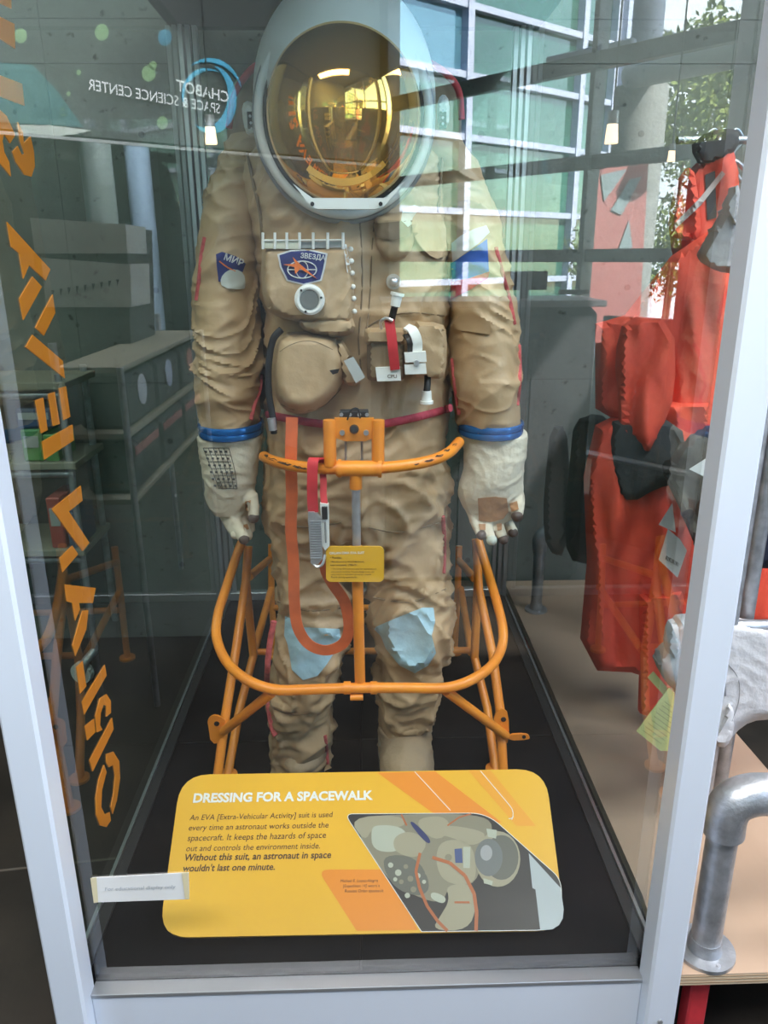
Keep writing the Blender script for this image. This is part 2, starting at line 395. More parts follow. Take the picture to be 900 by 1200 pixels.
# floor joints
for (a, b) in (((-4.5, 1.35), (4, 2.35)), ((-2.9, 3.1), (-.2, -3)), ((2.2, 3.1), (4.0, 0))):
    a = Vector((*a, .001)); b = Vector((*b, .001)); d = (b - a)
    tag(MB().obox((a + b) / 2, d, (-d.y, d.x, 0), (0, 0, 1), d.length / 2, .004, .001, 0).build('trim_1', mat('floor_joint', (.10, .085, .07), .6), origin=(a + b) / 2), kind='structure')

# ---- what stands behind the camera and is seen mirrored in the front glass
Cv = Vector((.185, 5.87, 0)); eS = Vector((.645, -.764, 0)); eL = Vector((-.786, -.618, 0))   # corner, storefront direction, fascia direction (as mirrored)
def RS(t, z, off=0): return mir(Cv + eS * t + Vector((.764, .645, 0)) * off + Vector((0, 0, z)))
def RL(t, z, off=0): return mir(Cv + eL * t + Vector((-.618, .786, 0)) * off + Vector((0, 0, z)))
M_sframe = mat('storefront_frame', (.035, .038, .042), .4)
dS = (RS(1, 0) - RS(0, 0)); nS = (RS(0, 0, 1) - RS(0, 0)); dL = RL(1, 0) - RL(0, 0); nL = RL(0, 0, 1) - RL(0, 0)
win = thing('window_1', RS(2.3, 0), kind='structure')
LS = 4.75
def zS(px, py):                                           # height on the storefront plane of a photo pixel
    d = ray(px, py); n = Vector((.764, .645, 0)); t = (Cv - CAM).dot(n) / d.dot(n); return (CAM + d * t).z
zb = [zS(600, 300), zS(600, 200), zS(600, 93)]
for z, h in ((zb[0], .035), (zb[1], .035), (zb[2], .042), (4.3, .15), (.12, .12)):
    MB().obox(RS(LS / 2, z), dS, nS, (0, 0, 1), LS / 2, .03, h, .004).build('transom', M_sframe, win)
def tS(px):
    d = ray(px, 300); n = Vector((.764, .645, 0)); return (CAM + d * ((Cv - CAM).dot(n) / d.dot(n)) - Cv).dot(eS)
for t, hw in ((.03, .05), (tS(686), .016), (tS(880), .045), (4.7, .06)):
    MB().obox(RS(t, 2.2), dS, nS, (0, 0, 1), hw, .055, 2.2, .004).build('mullion', M_sframe, win)
gm = glass_mat('storefront_glass', (.93, .98, .96), .0, .4)
zk = zS(800, 182)
MB().obox((RS((tS(800) + 4.7) / 2, zk / 2)), dS, nS, (0, 0, 1), (4.7 - tS(800)) / 2, .03, zk / 2, .004).build('blocker_panel', M_sframe, win)  # opaque panel added to darken the mirror image over the red suits
zk = zS(750, 372)
MB().obox((RS((tS(716) + tS(800)) / 2, zk / 2)), dS, nS, (0, 0, 1), (tS(800) - tS(716)) / 2, .03, zk / 2, .004).build('blocker_panel', M_sframe, win)  # lower opaque panel added to hide the bright mirrored pavement
tt = [.03, tS(686), tS(880), 4.7]
for i in range(3): MB().obox(RS((tt[i] + tt[i + 1]) / 2, 2.2), dS, nS, (0, 0, 1), (tt[i + 1] - tt[i]) / 2, .004, 2.2, 0).build('glass_pane', gm, win)
MB().tube([RS(1.78, zS(660, 520), -.09), RS(2.8, zS(660, 520), -.09)], .018).build('push_bar', M_alu, win)
for t in (1.80, 2.78): MB().tube([RS(t, zS(660, 520), -.09), RS(t, zS(660, 520), 0)], .014).build('bar_bracket', M_dark, win)
# fascia wall carrying the museum sign, over a dim opening
def WL(px, py, off=0):                                    # photo pixel to the fascia plane (mirrored place)
    d = ray(px, py); n = Vector((-.618, .786, 0)); P = Cv + n * off; return CAM + d * ((P - CAM).dot(n) / d.dot(n))
fz = WL(107, 160).z
o = MB().obox(RL(2.6, (fz + 4.45) / 2, .1), dL, nL, (0, 0, 1), 2.6, .1, (4.45 - fz) / 2, 0).build('wall_rear', mat('fascia_paint', (.085, .10, .10), .7, var=.1, scale=3), origin=RL(2.6, fz, .1)); tag(o, kind='structure')
o = MB().obox(RL(2.6, fz - .02, .0), dL, nL, (0, 0, 1), 2.6, .01, .008, 0).build('trim_2', mat('fascia_lip', (.4, .42, .42), .4), origin=RL(2.6, fz)); tag(o, kind='structure')
o = MB().obox(RL(2.6, 2.2, 3.6), dL, nL, (0, 0, 1), 4.2, .1, 2.2, 0).build('wall_rear', M_inner, origin=RL(2.6, 0, 3.6)); tag(o, kind='structure')
o = MB().obox(RL(0, 2.2, 1.9), nL, dL, (0, 0, 1), 1.8, .08, 2.2, 0).build('wall_rear', M_inner, origin=RL(0, 0, 1.8)); tag(o, kind='structure')
o = MB().obox(RL(2.6, 4.5, 1.8), nL, dL, (0, 0, 1), 2.0, 4, .04, 0).build('ceiling', M_ceil, origin=RL(2.6, 4.5, 1.8)); tag(o, kind='structure')
sign = thing('museum_sign', mir(WL(185, 130)), 'white and blue museum lettering on the dark fascia mirrored left of the helmet', 'sign')
M_signw = mat('sign_white', (.75, .80, .80), .4, emit=((.8, .9, .9), 1.1)); M_signb = mat('sign_blue', (.10, .50, .75), .4, emit=((.08, .5, .8), .35))  # letters and emblem are given an added glow
def sgn(s, pa, pb, bold, nm, hs=1.0):                      # baseline pixels given as seen mirrored: first letter at the right
    a, b = WL(*pa), WL(*pb); mb = MB(); put_text(mb, s, mir(a), mir(b), (0, 0, 1), bold, hs=hs)
    fr = nL.normalized() * -.03; n = len(mb.v); mb.v = [v + fr for v in mb.v]; mb.build(nm, M_signw, sign)
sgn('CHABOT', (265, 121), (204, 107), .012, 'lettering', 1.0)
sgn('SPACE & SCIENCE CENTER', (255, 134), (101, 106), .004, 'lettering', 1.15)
def arc(a0, a1, rx, ry, w0):
    pts = [mir(WL(243 + rx * math.cos(math.radians(a)), 115 + ry * math.sin(math.radians(a)))) + nL.normalized() * -.012 for a in range(a0, a1, 8)]; k = len(pts)
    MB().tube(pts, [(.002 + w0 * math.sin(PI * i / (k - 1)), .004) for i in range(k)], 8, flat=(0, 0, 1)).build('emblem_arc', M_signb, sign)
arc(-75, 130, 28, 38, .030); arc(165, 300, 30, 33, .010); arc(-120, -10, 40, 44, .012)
def fas(pts, m, nm): MB().prism([mir(WL(x, y)) + nL.normalized() * -.004 for x, y in pts], nL.normalized() * .003).build(nm, m, sign)
fas([(-60, 70), (38, 76), (68, 108), (97, 149), (-60, 140)], mat('mural_teal', (.07, .20, .21), .6), 'mural_shape')
fas([(18, 146), (60, 147), (108, 153), (84, 158), (50, 161), (25, 160)], mat('mural_pale', (.60, .66, .60), .6), 'mural_shape')
for x, y, r_, cc in ((24, 42, 8, 0), (119, 38, 9, 0), (193, 44, 9, 1), (174, 86, 9, 0), (179, 77, 5, 0), (75, 131, 6, 0), (190, 144, 7, 0), (92, 85, 3, 0), (80, 110, 2.5, 0)):
    fas(ell(x, y, r_ * .9, r_ * 1.1, 18), mat('mural_dot_%d' % cc, ((.26, .42, .22), (.10, .30, .42))[cc], .6), 'mural_dot')
lamp('fascia_fill', 'AREA', mir(W(150, -60, 3.6)), 45, (.9, .96, 1), (1.6, .2), mir(WL(150, 110)))  # added light washing the fascia and its mural, no known fixture
# two slender columns in the dim hall
for px, Yv, r, colr, lab in ((172, 6.9, .10, (.42, .56, .70), 'pale blue round column mirrored in the left glass'), (125, 6.6, .12, (.22, .26, .24), 'grey green round column mirrored left of the pale blue one')):
    p = mir(W(px, 300, Yv)); tag(MB().disc((p.x, p.y, 2.2), (0, 0, 1), r, 4.4, 24).build('column', mat('column_' + str(px), colr, .35), None, True, (p.x, p.y, 0)), lab, 'column')
lamp('hall_fill', 'AREA', mir(W(190, 60, 6.1)), 130, (.85, .93, 1), (.5, 1.5), mir(W(150, 400, 6.8)))  # added light to brighten the mirrored columns and counter
# pendant lamps
def pendant(px, py, Yv, lab, r=.035):
    p = mir(W(px, py, Yv)); t = thing('pendant_lamp', p, lab, 'lamp', 'glowing pendant lamps')
    MB().disc(p, (0, 0, 1), r, r * 2.6, 14, r * .8).build('bulb', mat('bulb_glow', (1, .9, .7), .4, emit=((1, .78, .45), 9)), t, True)
    MB().disc(p + Vector((0, 0, r * 2.2)), (0, 0, 1), r * .8, r * 1.8, 14).build('socket', M_grey, t, True)
    MB().tube([p + Vector((0, 0, r * 3)), Vector((p.x, p.y, 4.44))], .004, 6).build('cord', M_dark, t)
pendant(247, 159, 5.0, 'glowing pendant lamp mirrored just left of the suit shoulder')
pendant(717, 157, 3.3, 'glowing pendant lamp mirrored at upper right before the big column', .026)
pendant(787, 183, 3.6, 'small glowing pendant lamp mirrored next to the shrub', .016)

# ---- outside, beyond the storefront
o = MB().box(-12, 30, -34, 14, -.12, -.1).build('floor_outside', mat('pavement', (.16, .155, .15), .8, var=.1, scale=2), origin=(5, -10, -.1)); tag(o, kind='structure')
eF = Vector((.786, .618, 0)); nF = Vector((.618, -.786, 0)); PF = Vector((math.tan(math.radians(6.9)) * 12, 12, 0))
def WF(px, py, off=0):
    d = ray(px, py); P = PF + nF * off; return CAM + d * ((P - CAM).dot(nF) / d.dot(nF))
bld = thing('building', mir(WF(560, 300)), 'glass and pale metal facade of the neighbouring wing mirrored right of the helmet', 'building')
M_fr2 = mat('pale_mullion', (.34, .36, .47), .45); M_fgl = mat('green_window', (.025, .10, .07), .06, var=.5, scale=.5, spec=1, coat=1)
M_fskg = mat('sky_tint_window', (.10, .22, .30), .04, spec=1, coat=1, metal=.3)  # blue of the reflected sky is put into these panes' colour
dF = (mir(eF) - mir(Vector((0, 0, 0)))).normalized(); nFr = Vector((nF.x, -nF.y, 0))
def tF(px): return (WF(px, 300) - PF).dot(eF)
tm = [tF(p) for p in (300, 372, 455, 540, 664)] + [tF(700)]
zf = [WF(540, y).z for y in (420, 330, 248, 161, 88, 5)] + [WF(540, -75).z, WF(540, -155).z]
zf[0] = 0.0
for t in tm: MB().obox(mir(PF + eF * t + Vector((0, 0, 4))), dF, nFr, (0, 0, 1), .06, .1, 4.4, 0).build('mullion', M_fr2, bld)
for z in zf: MB().obox(mir(PF + eF * (tm[0] + tm[-1]) / 2 + Vector((0, 0, z))), dF, nFr, (0, 0, 1), (tm[-1] - tm[0]) / 2, .08, .042, 0).build('transom', M_fr2, bld)
for i in range(len(tm) - 1):
    for j in range(len(zf) - 1):
        MB().obox(mir(PF + eF * (tm[i] + tm[i + 1]) / 2 - nF * .05 + Vector((0, 0, (zf[j] + zf[j + 1]) / 2))), dF, nFr, (0, 0, 1), (tm[i + 1] - tm[i]) / 2 - .05, .02, (zf[j + 1] - zf[j]) / 2 - .04, 0).build('window_pane', M_fskg if (i < 3 and j > 3) else M_fgl, bld)
MB().obox(mir(PF + eF * (tF(700) + .35) + Vector((0, 0, 4.2))), dF, nFr, (0, 0, 1), .30, .2, 4.4, 0).build('pilaster', M_fr2, bld)
# pale sunlit wall of panels to the right
wl = thing('building', mir(WF(790, 300, 1.2)), 'sunlit pale concrete panel building mirrored at the upper right', 'building')
t0 = tF(700) + .8; M_pale = mat('pale_concrete', (.40, .42, .47), .8, var=.05, scale=2)
zz = [0, 1.3, 2.6, 3.9, 5.2, 6.5, 8]
for i in range(5):
    for j in range(6):
        MB().obox(mir(PF + eF * (t0 + 1.1 + i * 2.2) + Vector((0, 0, (zz[j] + zz[j + 1]) / 2))), dF, nFr, (0, 0, 1), 1.09, .15, (zz[j + 1] - zz[j]) / 2 - .012, .01).build('wall_panel', M_pale, wl)
# big concrete column with a canopy pipe, banner
p = mir(W(735, 300, 6.3)); cz = W(735, 102, 6.3).z
ocol = thing('column', (p.x, p.y, 0), 'thick grey concrete column mirrored behind the glowing pendant lamp', 'column')
MB().disc((p.x, p.y, cz / 2), (0, 0, 1), .19, cz, 32).build('shaft', mat('column_concrete', (.20, .20, .20), .8, var=.1), ocol, True)
MB().disc((p.x, p.y, cz + .3), (0, 0, 1), .11, .7, 24).build('neck', M_fr2, ocol, True)
MB().tube([mir(W(740, 88, 6.2)), mir(W(905, 52, 5.0))], .09, 20).build('canopy_pipe', mat('pale_pipe', (.55, .57, .58), .4), ocol, True)
MB().obox(mir(W(690, 68, 6.0)), dS, nS, (0, 0, 1), .35, .03, .06, .01).build('canopy_plate', M_fr2, ocol)
bn = thing('banner', mir(W(722, 300, 5.6)), 'rose red outdoor banner with grey pointed shapes mirrored below the pendant lamp', 'banner')
M_ban = mat('banner_red', (.36, .12, .12), .7); M_bang = mat('banner_grey', (.20, .25, .28), .7)
MB().prism([mir(W(x, y, 5.6)) for x, y in ((692, 196), (760, 188), (748, 400), (688, 402))], (0, -.02, 0)).build('cloth', M_ban, bn)
for pl in (((704, 205), (735, 198), (708, 236)), ((738, 210), (752, 207), (728, 252), (716, 246)), ((737, 258), (741, 290), (722, 300))):
    MB().prism([mir(W(x, y, 5.595)) for x, y in pl], (0, .004, 0)).build('printed_shape', M_bang, bn)
# shrubs and trees mirrored outside
M_leaf = mat('leaf_green', (.16, .24, .05), .6, col2=(.35, .38, .12), scale=3); M_leafd = mat('leaf_dark', (.03, .07, .03), .6, var=.4, scale=3); M_bark = mat('bark', (.12, .08, .05), .9)
def shrub(px, py, Yv, r, n, lab, grp, base=0, m=None, nm='shrub'):
    c = mir(W(px, py, Yv)); t = thing(nm, (c.x, c.y, base), lab, nm, grp); mb = MB()
    for _ in range(n):
        d = Vector((random.gauss(0, 1), random.gauss(0, 1), random.gauss(0, 1))).normalized() * r * random.random() ** .45
        q = c + Vector((d.x, d.y, d.z * 1.1)) * (1 + .3 * rn(d * 3)); u = Vector((random.gauss(0, 1), random.gauss(0, 1), random.gauss(0, 1))).normalized(); v = u.orthogonal().normalized(); s = r * .07 * random.uniform(.6, 1.3)
        mb.add([q - u * s, q + v * s * .45, q + u * s, q - v * s * .45], [(0, 1, 2, 3)])
    fo = link('foliage', mb.v, mb.f, m or M_leaf, t); fo['kind'] = 'stuff'
    MB().tube([(c.x, c.y, base), c + Vector((.05, 0, -r * .5)), c + Vector((0, .05, r * .3))], [r * .06, r * .05, r * .02], 8).build('trunk', M_bark, t, True)
shrub(838, 110, 7.2, .62, 2600, 'large pale green bush mirrored at the upper right corner', 'shrubs outside')
shrub(796, 165, 7.0, .28, 1300, 'small pale green bush mirrored left of the large one', 'shrubs outside')
shrub(785, 290, 7.2, .42, 1800, 'low olive green bush mirrored beside the red suits', 'shrubs outside')
shrub(694, 300, 7.4, .30, 900, 'narrow green bush mirrored behind the dark door frame', 'shrubs outside')
for k, (px, py, Yv, r) in enumerate(((1.8, 0, 9, 0),)): pass
for (x, y, z, r, lab) in ((4.5, 3.8, 7.5, 2.2, 'dark conifer tree standing right of the entrance plaza, seen in the facade glass'), (9.5, -1.5, 6.5, 2.4, 'dark leafy tree standing across the plaza, seen in the facade glass')):
    pass

# shelving rack with boxed merchandise behind the viewer, mirrored in the left half of the front glass
X0 = -.80
def yv(px): d = ray(px, 400); return X0 * d.y / d.x
rk = thing('merchandise_rack', (X0 - .1, 2.4 - yv(180), 0), 'pipe framed rack with pale wood shelves mirrored in the left glass', 'rack')
ya, yb = yv(138), yv(236)
zs = [W(140, 430, ya).z, W(153, 508, ya).z, W(162, 585, ya).z]
for z in zs: MB().box(X0 - .22, X0, 2.4 - yb, 2.4 - ya, z - .02, z).build('shelf_board', mat('pale_board', (.27, .26, .20), .6), rk)
for yy in (ya - .01, yb + .02): MB().tube([(X0 - .21, 2.4 - yy, 0), (X0 - .21, 2.4 - yy, zs[0] + .08)], .014, 10).build('upright', M_galv, rk, True); MB().tube([(X0 + .0, 2.4 - yy, 0), (X0 + .0, 2.4 - yy, zs[0])], .012, 10).build('upright', M_galv, rk, True)
M_bx = mat('box_dark', (.035, .04, .045), .5); M_bw = mat('box_print', (.45, .50, .55), .5)
cols3 = ('white', 'pale blue', 'reddish')
for r_, (zi, hh) in enumerate(((1, (zs[0] - zs[1]) * .82), (2, (zs[1] - zs[2]) * .82))):
    for k in range(3):
        y0 = ya + .06 + k * (yb - ya - .1) / 3; y1 = y0 + (yb - ya - .1) / 3 - .03; z0 = zs[zi] + .0
        lab = '%s boxed toy on the %s shelf of the mirrored rack, %s' % (('dark', 'dark')[r_], ('upper', 'lower')[r_], ('nearest the viewer', 'in the middle', 'farthest from the viewer')[k])
        t = thing('merchandise_box', (X0 - .1, 2.4 - (y0 + y1) / 2, z0), lab, 'box', 'boxes on the mirrored rack')
        MB().box(X0 - .18, X0 - .01, 2.4 - y1, 2.4 - y0, z0, z0 + hh).build('carton', M_bx, t)
        if r_ == 0: MB().disc((X0 - .008, 2.4 - (y0 + y1) / 2, z0 + hh * .6), (1, 0, 0), hh * .3, .004, 16).build('printed_picture', mat('toy_print_%d' % k, ((.5, .55, .6), (.40, .48, .62), (.45, .22, .18))[k], .5), t)
        else: MB().box(X0 - .012, X0 - .006, 2.4 - y1 + .03, 2.4 - y0 - .03, z0 + hh * .7, z0 + hh * .85).build('printed_band', mat('band_red', (.35, .12, .12), .5), t)
M_cab = mat('black_casing', (.02, .022, .025), .5)
tk = thing('dark_blocker', mir(W(600, 400, 3.6)), 'added black desk mirrored low at the right of the suit', 'blocker'); tk.location.z = 0  # invented dark block that dulls the facade's mirror image on the chest
a_, b_ = W(452, 400, 3.7), W(700, 400, 3.7); zt_ = W(600, 352, 3.7).z
MB().box(a_.x, b_.x, 2.4 - 4.1, 2.4 - 3.7, 0, zt_ - .03).build('body', M_cab, tk); MB().box(a_.x - .02, b_.x + .02, 2.4 - 4.13, 2.4 - 3.66, zt_ - .03, zt_).build('top_slab', mat('blocker_top', (.10, .10, .11), .35), tk)
for k in range(3): x_ = a_.x + (k + .5) * (b_.x - a_.x) / 3; MB().box(x_ - .14, x_ + .14, 2.4 - 3.70, 2.4 - 3.695, .1, zt_ - .1).build('panel', mat('blocker_front', (.035, .038, .042), .4), tk)
for (x0, x1, y0, lab) in ((592, 640, 318, 'black monitor mirrored right of the suit shoulder flag'), (655, 690, 345, 'small black monitor mirrored beside the dark door frame')):
    t = thing('monitor', mir(W((x0 + x1) / 2, 350, 3.85)), lab, 'monitor'); t.location.z = zt_; p0, p1 = W(x0, y0, 3.85), W(x1, 347, 3.85)
    MB().box(p0.x, p1.x, 2.4 - 3.87, 2.4 - 3.84, max(zt_ + .04, p1.z), p0.z).build('screen', M_cab, t); MB().box((p0.x + p1.x) / 2 - .02, (p0.x + p1.x) / 2 + .02, 2.4 - 3.9, 2.4 - 3.87, zt_, p0.z - .05).build('stand', M_cab, t)
# reception counter mirrored further back
ct = thing('reception_counter', mir(W(95, 300, 5.2)), 'grey slotted counter front mirrored behind the orange letters', 'counter')
ct.location.z = 0
def cq(a, b, th, m, nm, Yv=3.3): MB().prism([mir(W(x, y, Yv)) for x, y in ((a[0], a[1]), (b[0], a[1] + 8), (b[0] + 2, b[1]), (a[0] + 6, b[1]))], (0, -th, 0)).build(nm, m, ct)
M_cnt = mat('counter_grey', (.42, .43, .40), .7, var=.06)
cq((35, 255), (147, 297), .3, M_cnt, 'upper_panel'); cq((48, 302), (152, 360), .3, M_cnt, 'lower_panel')
for k in range(9): cq((60 + k * 9.5, 340 - k * 1.6), (61.5 + k * 9.5, 340 - k * 1.6), .004, M_dark, 'slot', 3.29)
MB().prism([mir(W(x, y, 3.32)) for x, y in ((36, 258), (148, 266), (154, 420), (50, 430))], (0, -.4, 0)).build('body', mat('counter_dark', (.06, .065, .062), .7), ct)

# ================================================================== DISPLAY CASE
ZB = .25
XL, XR, YF, YR = WZ(105, 1100, ZB).x, WZ(752, 1087, ZB).x, GY, 3.0
case = thing('display_case', ((XL + XR) / 2, 2.1, 0), 'tall white framed glass display case with a black deck around the space suit', 'display case')
TOP = 2.36
pl, pr = W(111, 1142, YF).x, W(746, 1142, YF).x
MB().box(pl - .062, pl, YF - .065, YF - .005, 0, 2.7).build('post', M_frame, case)
MB().box(pr, pr + .062, YF - .065, YF - .005, 0, 2.7).build('post', M_frame, case)
for x, z in ((pl - .035, .12), (pr + .03, .16)): MB().disc((x, YF - .066, z), (0, 1, 0), .005, .004, 10).build('screw', M_grey, case)
zs_ = W(430, 1150, YF - .01).z
MB().box(pl, pr, YF - .03, YF - .005, 0, zs_).build('front_panel', M_frame, case)
MB().box(pl, pr, YF - .032, YF + .0, zs_, zs_ + .010).build('sill', M_alu, case)
MB().box(XL - .02, XR + .02, YF - .015, YR + .03, 0, ZB - .012).build('plinth', M_deck, case)
# deck in four black boards with joints
ym = 1.98
for (x0, x1, y0, y1) in ((XL, -.02, YF, ym), (-.02, XR, YF, ym), (XL, -.02, ym, YR), (-.02, XR, ym, YR)):
    MB().box(x0 + .002, x1 - .002, y0 + .002, y1 - .002, ZB - .012, ZB).build('deck_board', M_deck, case)
for x in (XL + .003, XR - .028): MB().box(x, x + .025, YF + .01, YR, ZB, ZB + .008).build('glazing_strip', M_deckedge, case)
for x in (XL - .008, XR): MB().box(x, x + .008, YF, YR, ZB, ZB + .012).build('edge_channel', M_alu, case)
MB().box(XL, XR, YR - .02, YR + .01, ZB, ZB + .035).build('rear_channel', M_alu, case)
MB().box(pl, pr, YF, YF + .008, zs_ + .010, TOP).build('glass_pane', G_front, case)
MB().box(XL - .008, XL, YF + .012, YR - .01, ZB + .012, TOP).build('glass_pane', G_side, case)
MB().box(XR, XR + .008, YF + .012, YR - .01, ZB + .012, TOP).build('glass_pane', G_right, case)
MB().box(XL + .03, XR - .03, YR, YR + .008, ZB + .035, TOP).build('glass_pane', G_side, case)
for sx, x in ((1, XL), (-1, XR)):
    for k in range(3):
        MB().box(x + sx * (k * .022) - .008, x + sx * (k * .022) + .008, YR - .03 + k * .008, YR + .01, ZB, TOP).build('corner_post', M_alu, case)
MB().box(XL - .05, XR + .05, YF - .06, YR + .06, TOP, TOP + .12).build('lid', M_lid, case)
# orange vinyl lettering on the left pane
def pxs(pts, sx, ox, oy): return [(ox + x / sx, oy + y / sx) for x, y in pts]
LT = []
for p in ([(22, 30), (175, 197), (158, 236), (100, 182), (80, 230), (65, 140), (37, 118)], [(112, 222), (145, 258), (80, 375), (66, 300)], [(183, 285), (192, 350), (152, 430), (122, 402)], [(112, 427), (218, 518), (226, 580), (88, 470)],
          [(122, 658), (150, 648), (165, 762), (143, 773)], [(168, 635), (190, 628), (208, 740), (185, 748)], [(207, 615), (230, 608), (245, 715), (222, 727)], [(146, 803), (253, 743), (257, 798), (155, 865)]): LT.append(pxs(p, 3, 0, 250))
for p in ([(180, 710), (282, 628), (288, 680), (240, 718), (312, 828), (288, 858)], [(252, 838), (273, 868), (217, 932), (208, 882)]): LT.append(pxs(p, 3, 0, 360))
for p in ([(88, 158), (217, 173), (205, 235), (148, 235), (152, 262), (132, 308), (120, 235), (97, 228)], [(162, 267), (187, 265), (178, 345), (133, 455), (121, 410)], [(137, 500), (163, 475), (178, 580), (153, 610)], [(255, 490), (262, 535), (170, 697), (160, 645)],
          [(222, 770), (217, 700), (235, 630), (262, 612), (280, 640), (280, 690), (262, 705), (262, 660), (250, 655), (238, 690), (235, 740), (245, 760)], [(172, 745), (210, 715), (215, 770), (183, 803)], [(285, 710), (291, 757), (205, 932), (193, 885)],
          [(252, 905), (262, 935), (243, 1010), (240, 1080), (255, 1110), (275, 1100), (280, 1135), (262, 1162), (235, 1155), (220, 1110), (218, 1040), (230, 965)], [(262, 895), (262, 860), (290, 850), (315, 890), (318, 960), (305, 1050), (288, 1108), (280, 1080), (292, 1020), (298, 950), (290, 905), (272, 915)]): LT.append(pxs(p, 3.53, 50, 640))
LT += [[(-14, -12), (12, -2), (12.5, 10), (-14, -2)], [(-12, 14), (16, 28), (17, 57), (-12, 38)], [(-12, 84), (25, 98), (28, 124), (-12, 109)],
       [(-6, 124), (7, 136), (17, 158), (11, 168), (4, 157), (2, 165), (4, 178), (10, 190), (12, 207), (-6, 185)], [(20, 143), (26, 155), (27, 168), (35, 160), (39, 178), (40, 195), (36, 207), (28, 205), (18, 190), (14, 178), (20, 171), (25, 182), (28, 180), (23, 165)]]
for p in LT:
    MB().prism([WX(x, y, XL + .0005) for x, y in p], (.0015, 0, 0)).build('letter', M_letter, case)

# small taped paper on the front glass
pp = thing('paper_notice', W(165, 1040, YF - .003), 'small white paper notice taped low on the front glass at left', 'notice')
def gl(x, y, d=0): return W(x, y, YF - .001 - d)
MB().prism([gl(*q) for q in ((108, 1028), (221, 1022), (222, 1053), (110, 1057))], (0, -.0015, 0)).build('sheet', M_paper, pp)
for q in (((106, 1029), (113, 1028), (115, 1057), (110, 1058)), ((213, 1023), (220, 1022), (222, 1053), (217, 1053))): MB().prism([gl(*a, .002) for a in q], (0, -.0008, 0)).build('tape', M_tape, pp)
mb = MB(); put_text(mb, 'For educational display only', gl(123, 1044, .003), gl(206, 1041, .003), (0, 0, 1), 0, .2); mb.build('lettering', mat('pale_ink', (.42, .45, .48), .6), pp)

# ================================================================== SPACE SUIT
suit = thing('space_suit', W(418, 898, 1.86), 'tan cosmonaut space suit with gold visor standing inside the glass case', 'space suit')
suit.location.z = ZB
def loft_px(rows, nseg=72, sub=7, amp=.006, fr=(6, 6, 24), seed=0, cap=True, power=2.3):
    """rows: pixel x, pixel y, half width in pixels, depth, half depth in metres"""
    R = lerp_rows(rows, sub); vs = []; fs = []
    for r in R:
        c = W(r[0], r[1], r[3]); hw = r[2] * mpp(c)
        for k in range(nseg):
            a = 2 * PI * k / nseg; ca, sa = math.cos(a), math.sin(a); e = 2 / power
            p = c + Vector((math.copysign(abs(ca) ** e, ca) * hw, math.copysign(abs(sa) ** e, sa) * r[4], 0))
            nrm = Vector((ca / max(hw, .01), sa / max(r[4], .01), 0)).normalized()
            if amp: p += nrm * wrinkle(p, amp * (r[5] if len(r) > 5 else 1), fr, seed)
            vs.append(p)
    N = len(R)
    for i in range(N - 1):
        for k in range(nseg): fs.append((i * nseg + k, (i + 1) * nseg + k, (i + 1) * nseg + (k + 1) % nseg, i * nseg + (k + 1) % nseg))
    if cap:
        fs.append(tuple(range(nseg))); fs.append(tuple(range((N - 1) * nseg, N * nseg))[::-1])
    return vs, fs
def remesh(vs, fs, vox, name, m, parent, amp=.008, fr=(6, 6, 22), sm=3, seed=0, fn=None):
    me = bpy.data.meshes.new('tmp'); me.from_pydata([tuple(v) for v in vs], [], fs)
    o = bpy.data.objects.new('tmp', me); C.objects.link(o)
    bm = bmesh.new(); bm.from_mesh(me); bmesh.ops.recalc_face_normals(bm, faces=bm.faces); bm.to_mesh(me); bm.free()
    md = o.modifiers.new('r', 'REMESH'); md.mode = 'VOXEL'; md.voxel_size = vox
    m2 = o.modifiers.new('s', 'SMOOTH'); m2.iterations = sm; m2.factor = .5
    dg = bpy.context.evaluated_depsgraph_get(); dg.update(); out = bpy.data.meshes.new_from_object(o.evaluated_get(dg))
    nr = [v.normal.copy() for v in out.vertices]
    P = [v.co.copy() for v in out.vertices]
    Q = [p + n * (wrinkle(p, amp * (fn(p) if fn else 1), fr, seed) if amp else 0) for p, n in zip(P, nr)]
    F_ = [tuple(f.vertices) for f in out.polygons]
    bpy.data.objects.remove(o); bpy.data.meshes.remove(out)
    return link(name, Q, F_, m, parent, True)
mb = MB()
mb.add(*loft_px([(405, 150, 80, 1.92, .13), (400, 185, 112, 1.93, .16), (402, 225, 120, 1.93, .19), (414, 290, 112, 1.92, .21), (417, 370, 106, 1.92, .21), (418, 430, 104, 1.92, .20), (420, 490, 106, 1.90, .185), (418, 545, 105, 1.89, .175), (418, 590, 104, 1.88, .165), (418, 618, 98, 1.88, .15)], amp=0))
Lg = [(368, 560, 50, 1.88, .15), (367, 600, 49, 1.88, .145), (368, 650, 44.5, 1.88, .13), (368, 700, 42.5, 1.87, .125), (365, 740, 41, 1.86, .125), (358, 780, 40, 1.87, .12), (354, 820, 37, 1.88, .11), (352, 855, 34, 1.89, .10), (354, 885, 33, 1.88, .10), (355, 900, 32, 1.88, .10), (355, 908, 31, 1.88, .10)]
Rg = [(470, 560, 50, 1.88, .15), (473, 600, 50, 1.88, .145), (477, 650, 47.5, 1.88, .13), (480, 700, 46, 1.87, .125), (483, 740, 44, 1.86, .125), (482, 775, 41, 1.87, .12), (479, 805, 37, 1.88, .11), (474, 840, 30, 1.89, .095), (472, 862, 26, 1.89, .085), (472, 880, 25, 1.89, .08)]
mb.add(*loft_px(Lg, amp=0)); mb.add(*loft_px(Rg, amp=0))
def bodyamp(p): return 1.0 if p.z < 1.0 else max(.6, 1.0 - (p.z - 1.0) * 1.3)
body = remesh(mb.v, mb.f, .0075, 'suit_body', M_suit, suit, amp=.021, fr=(4.5, 4.5, 12), fn=bodyamp)
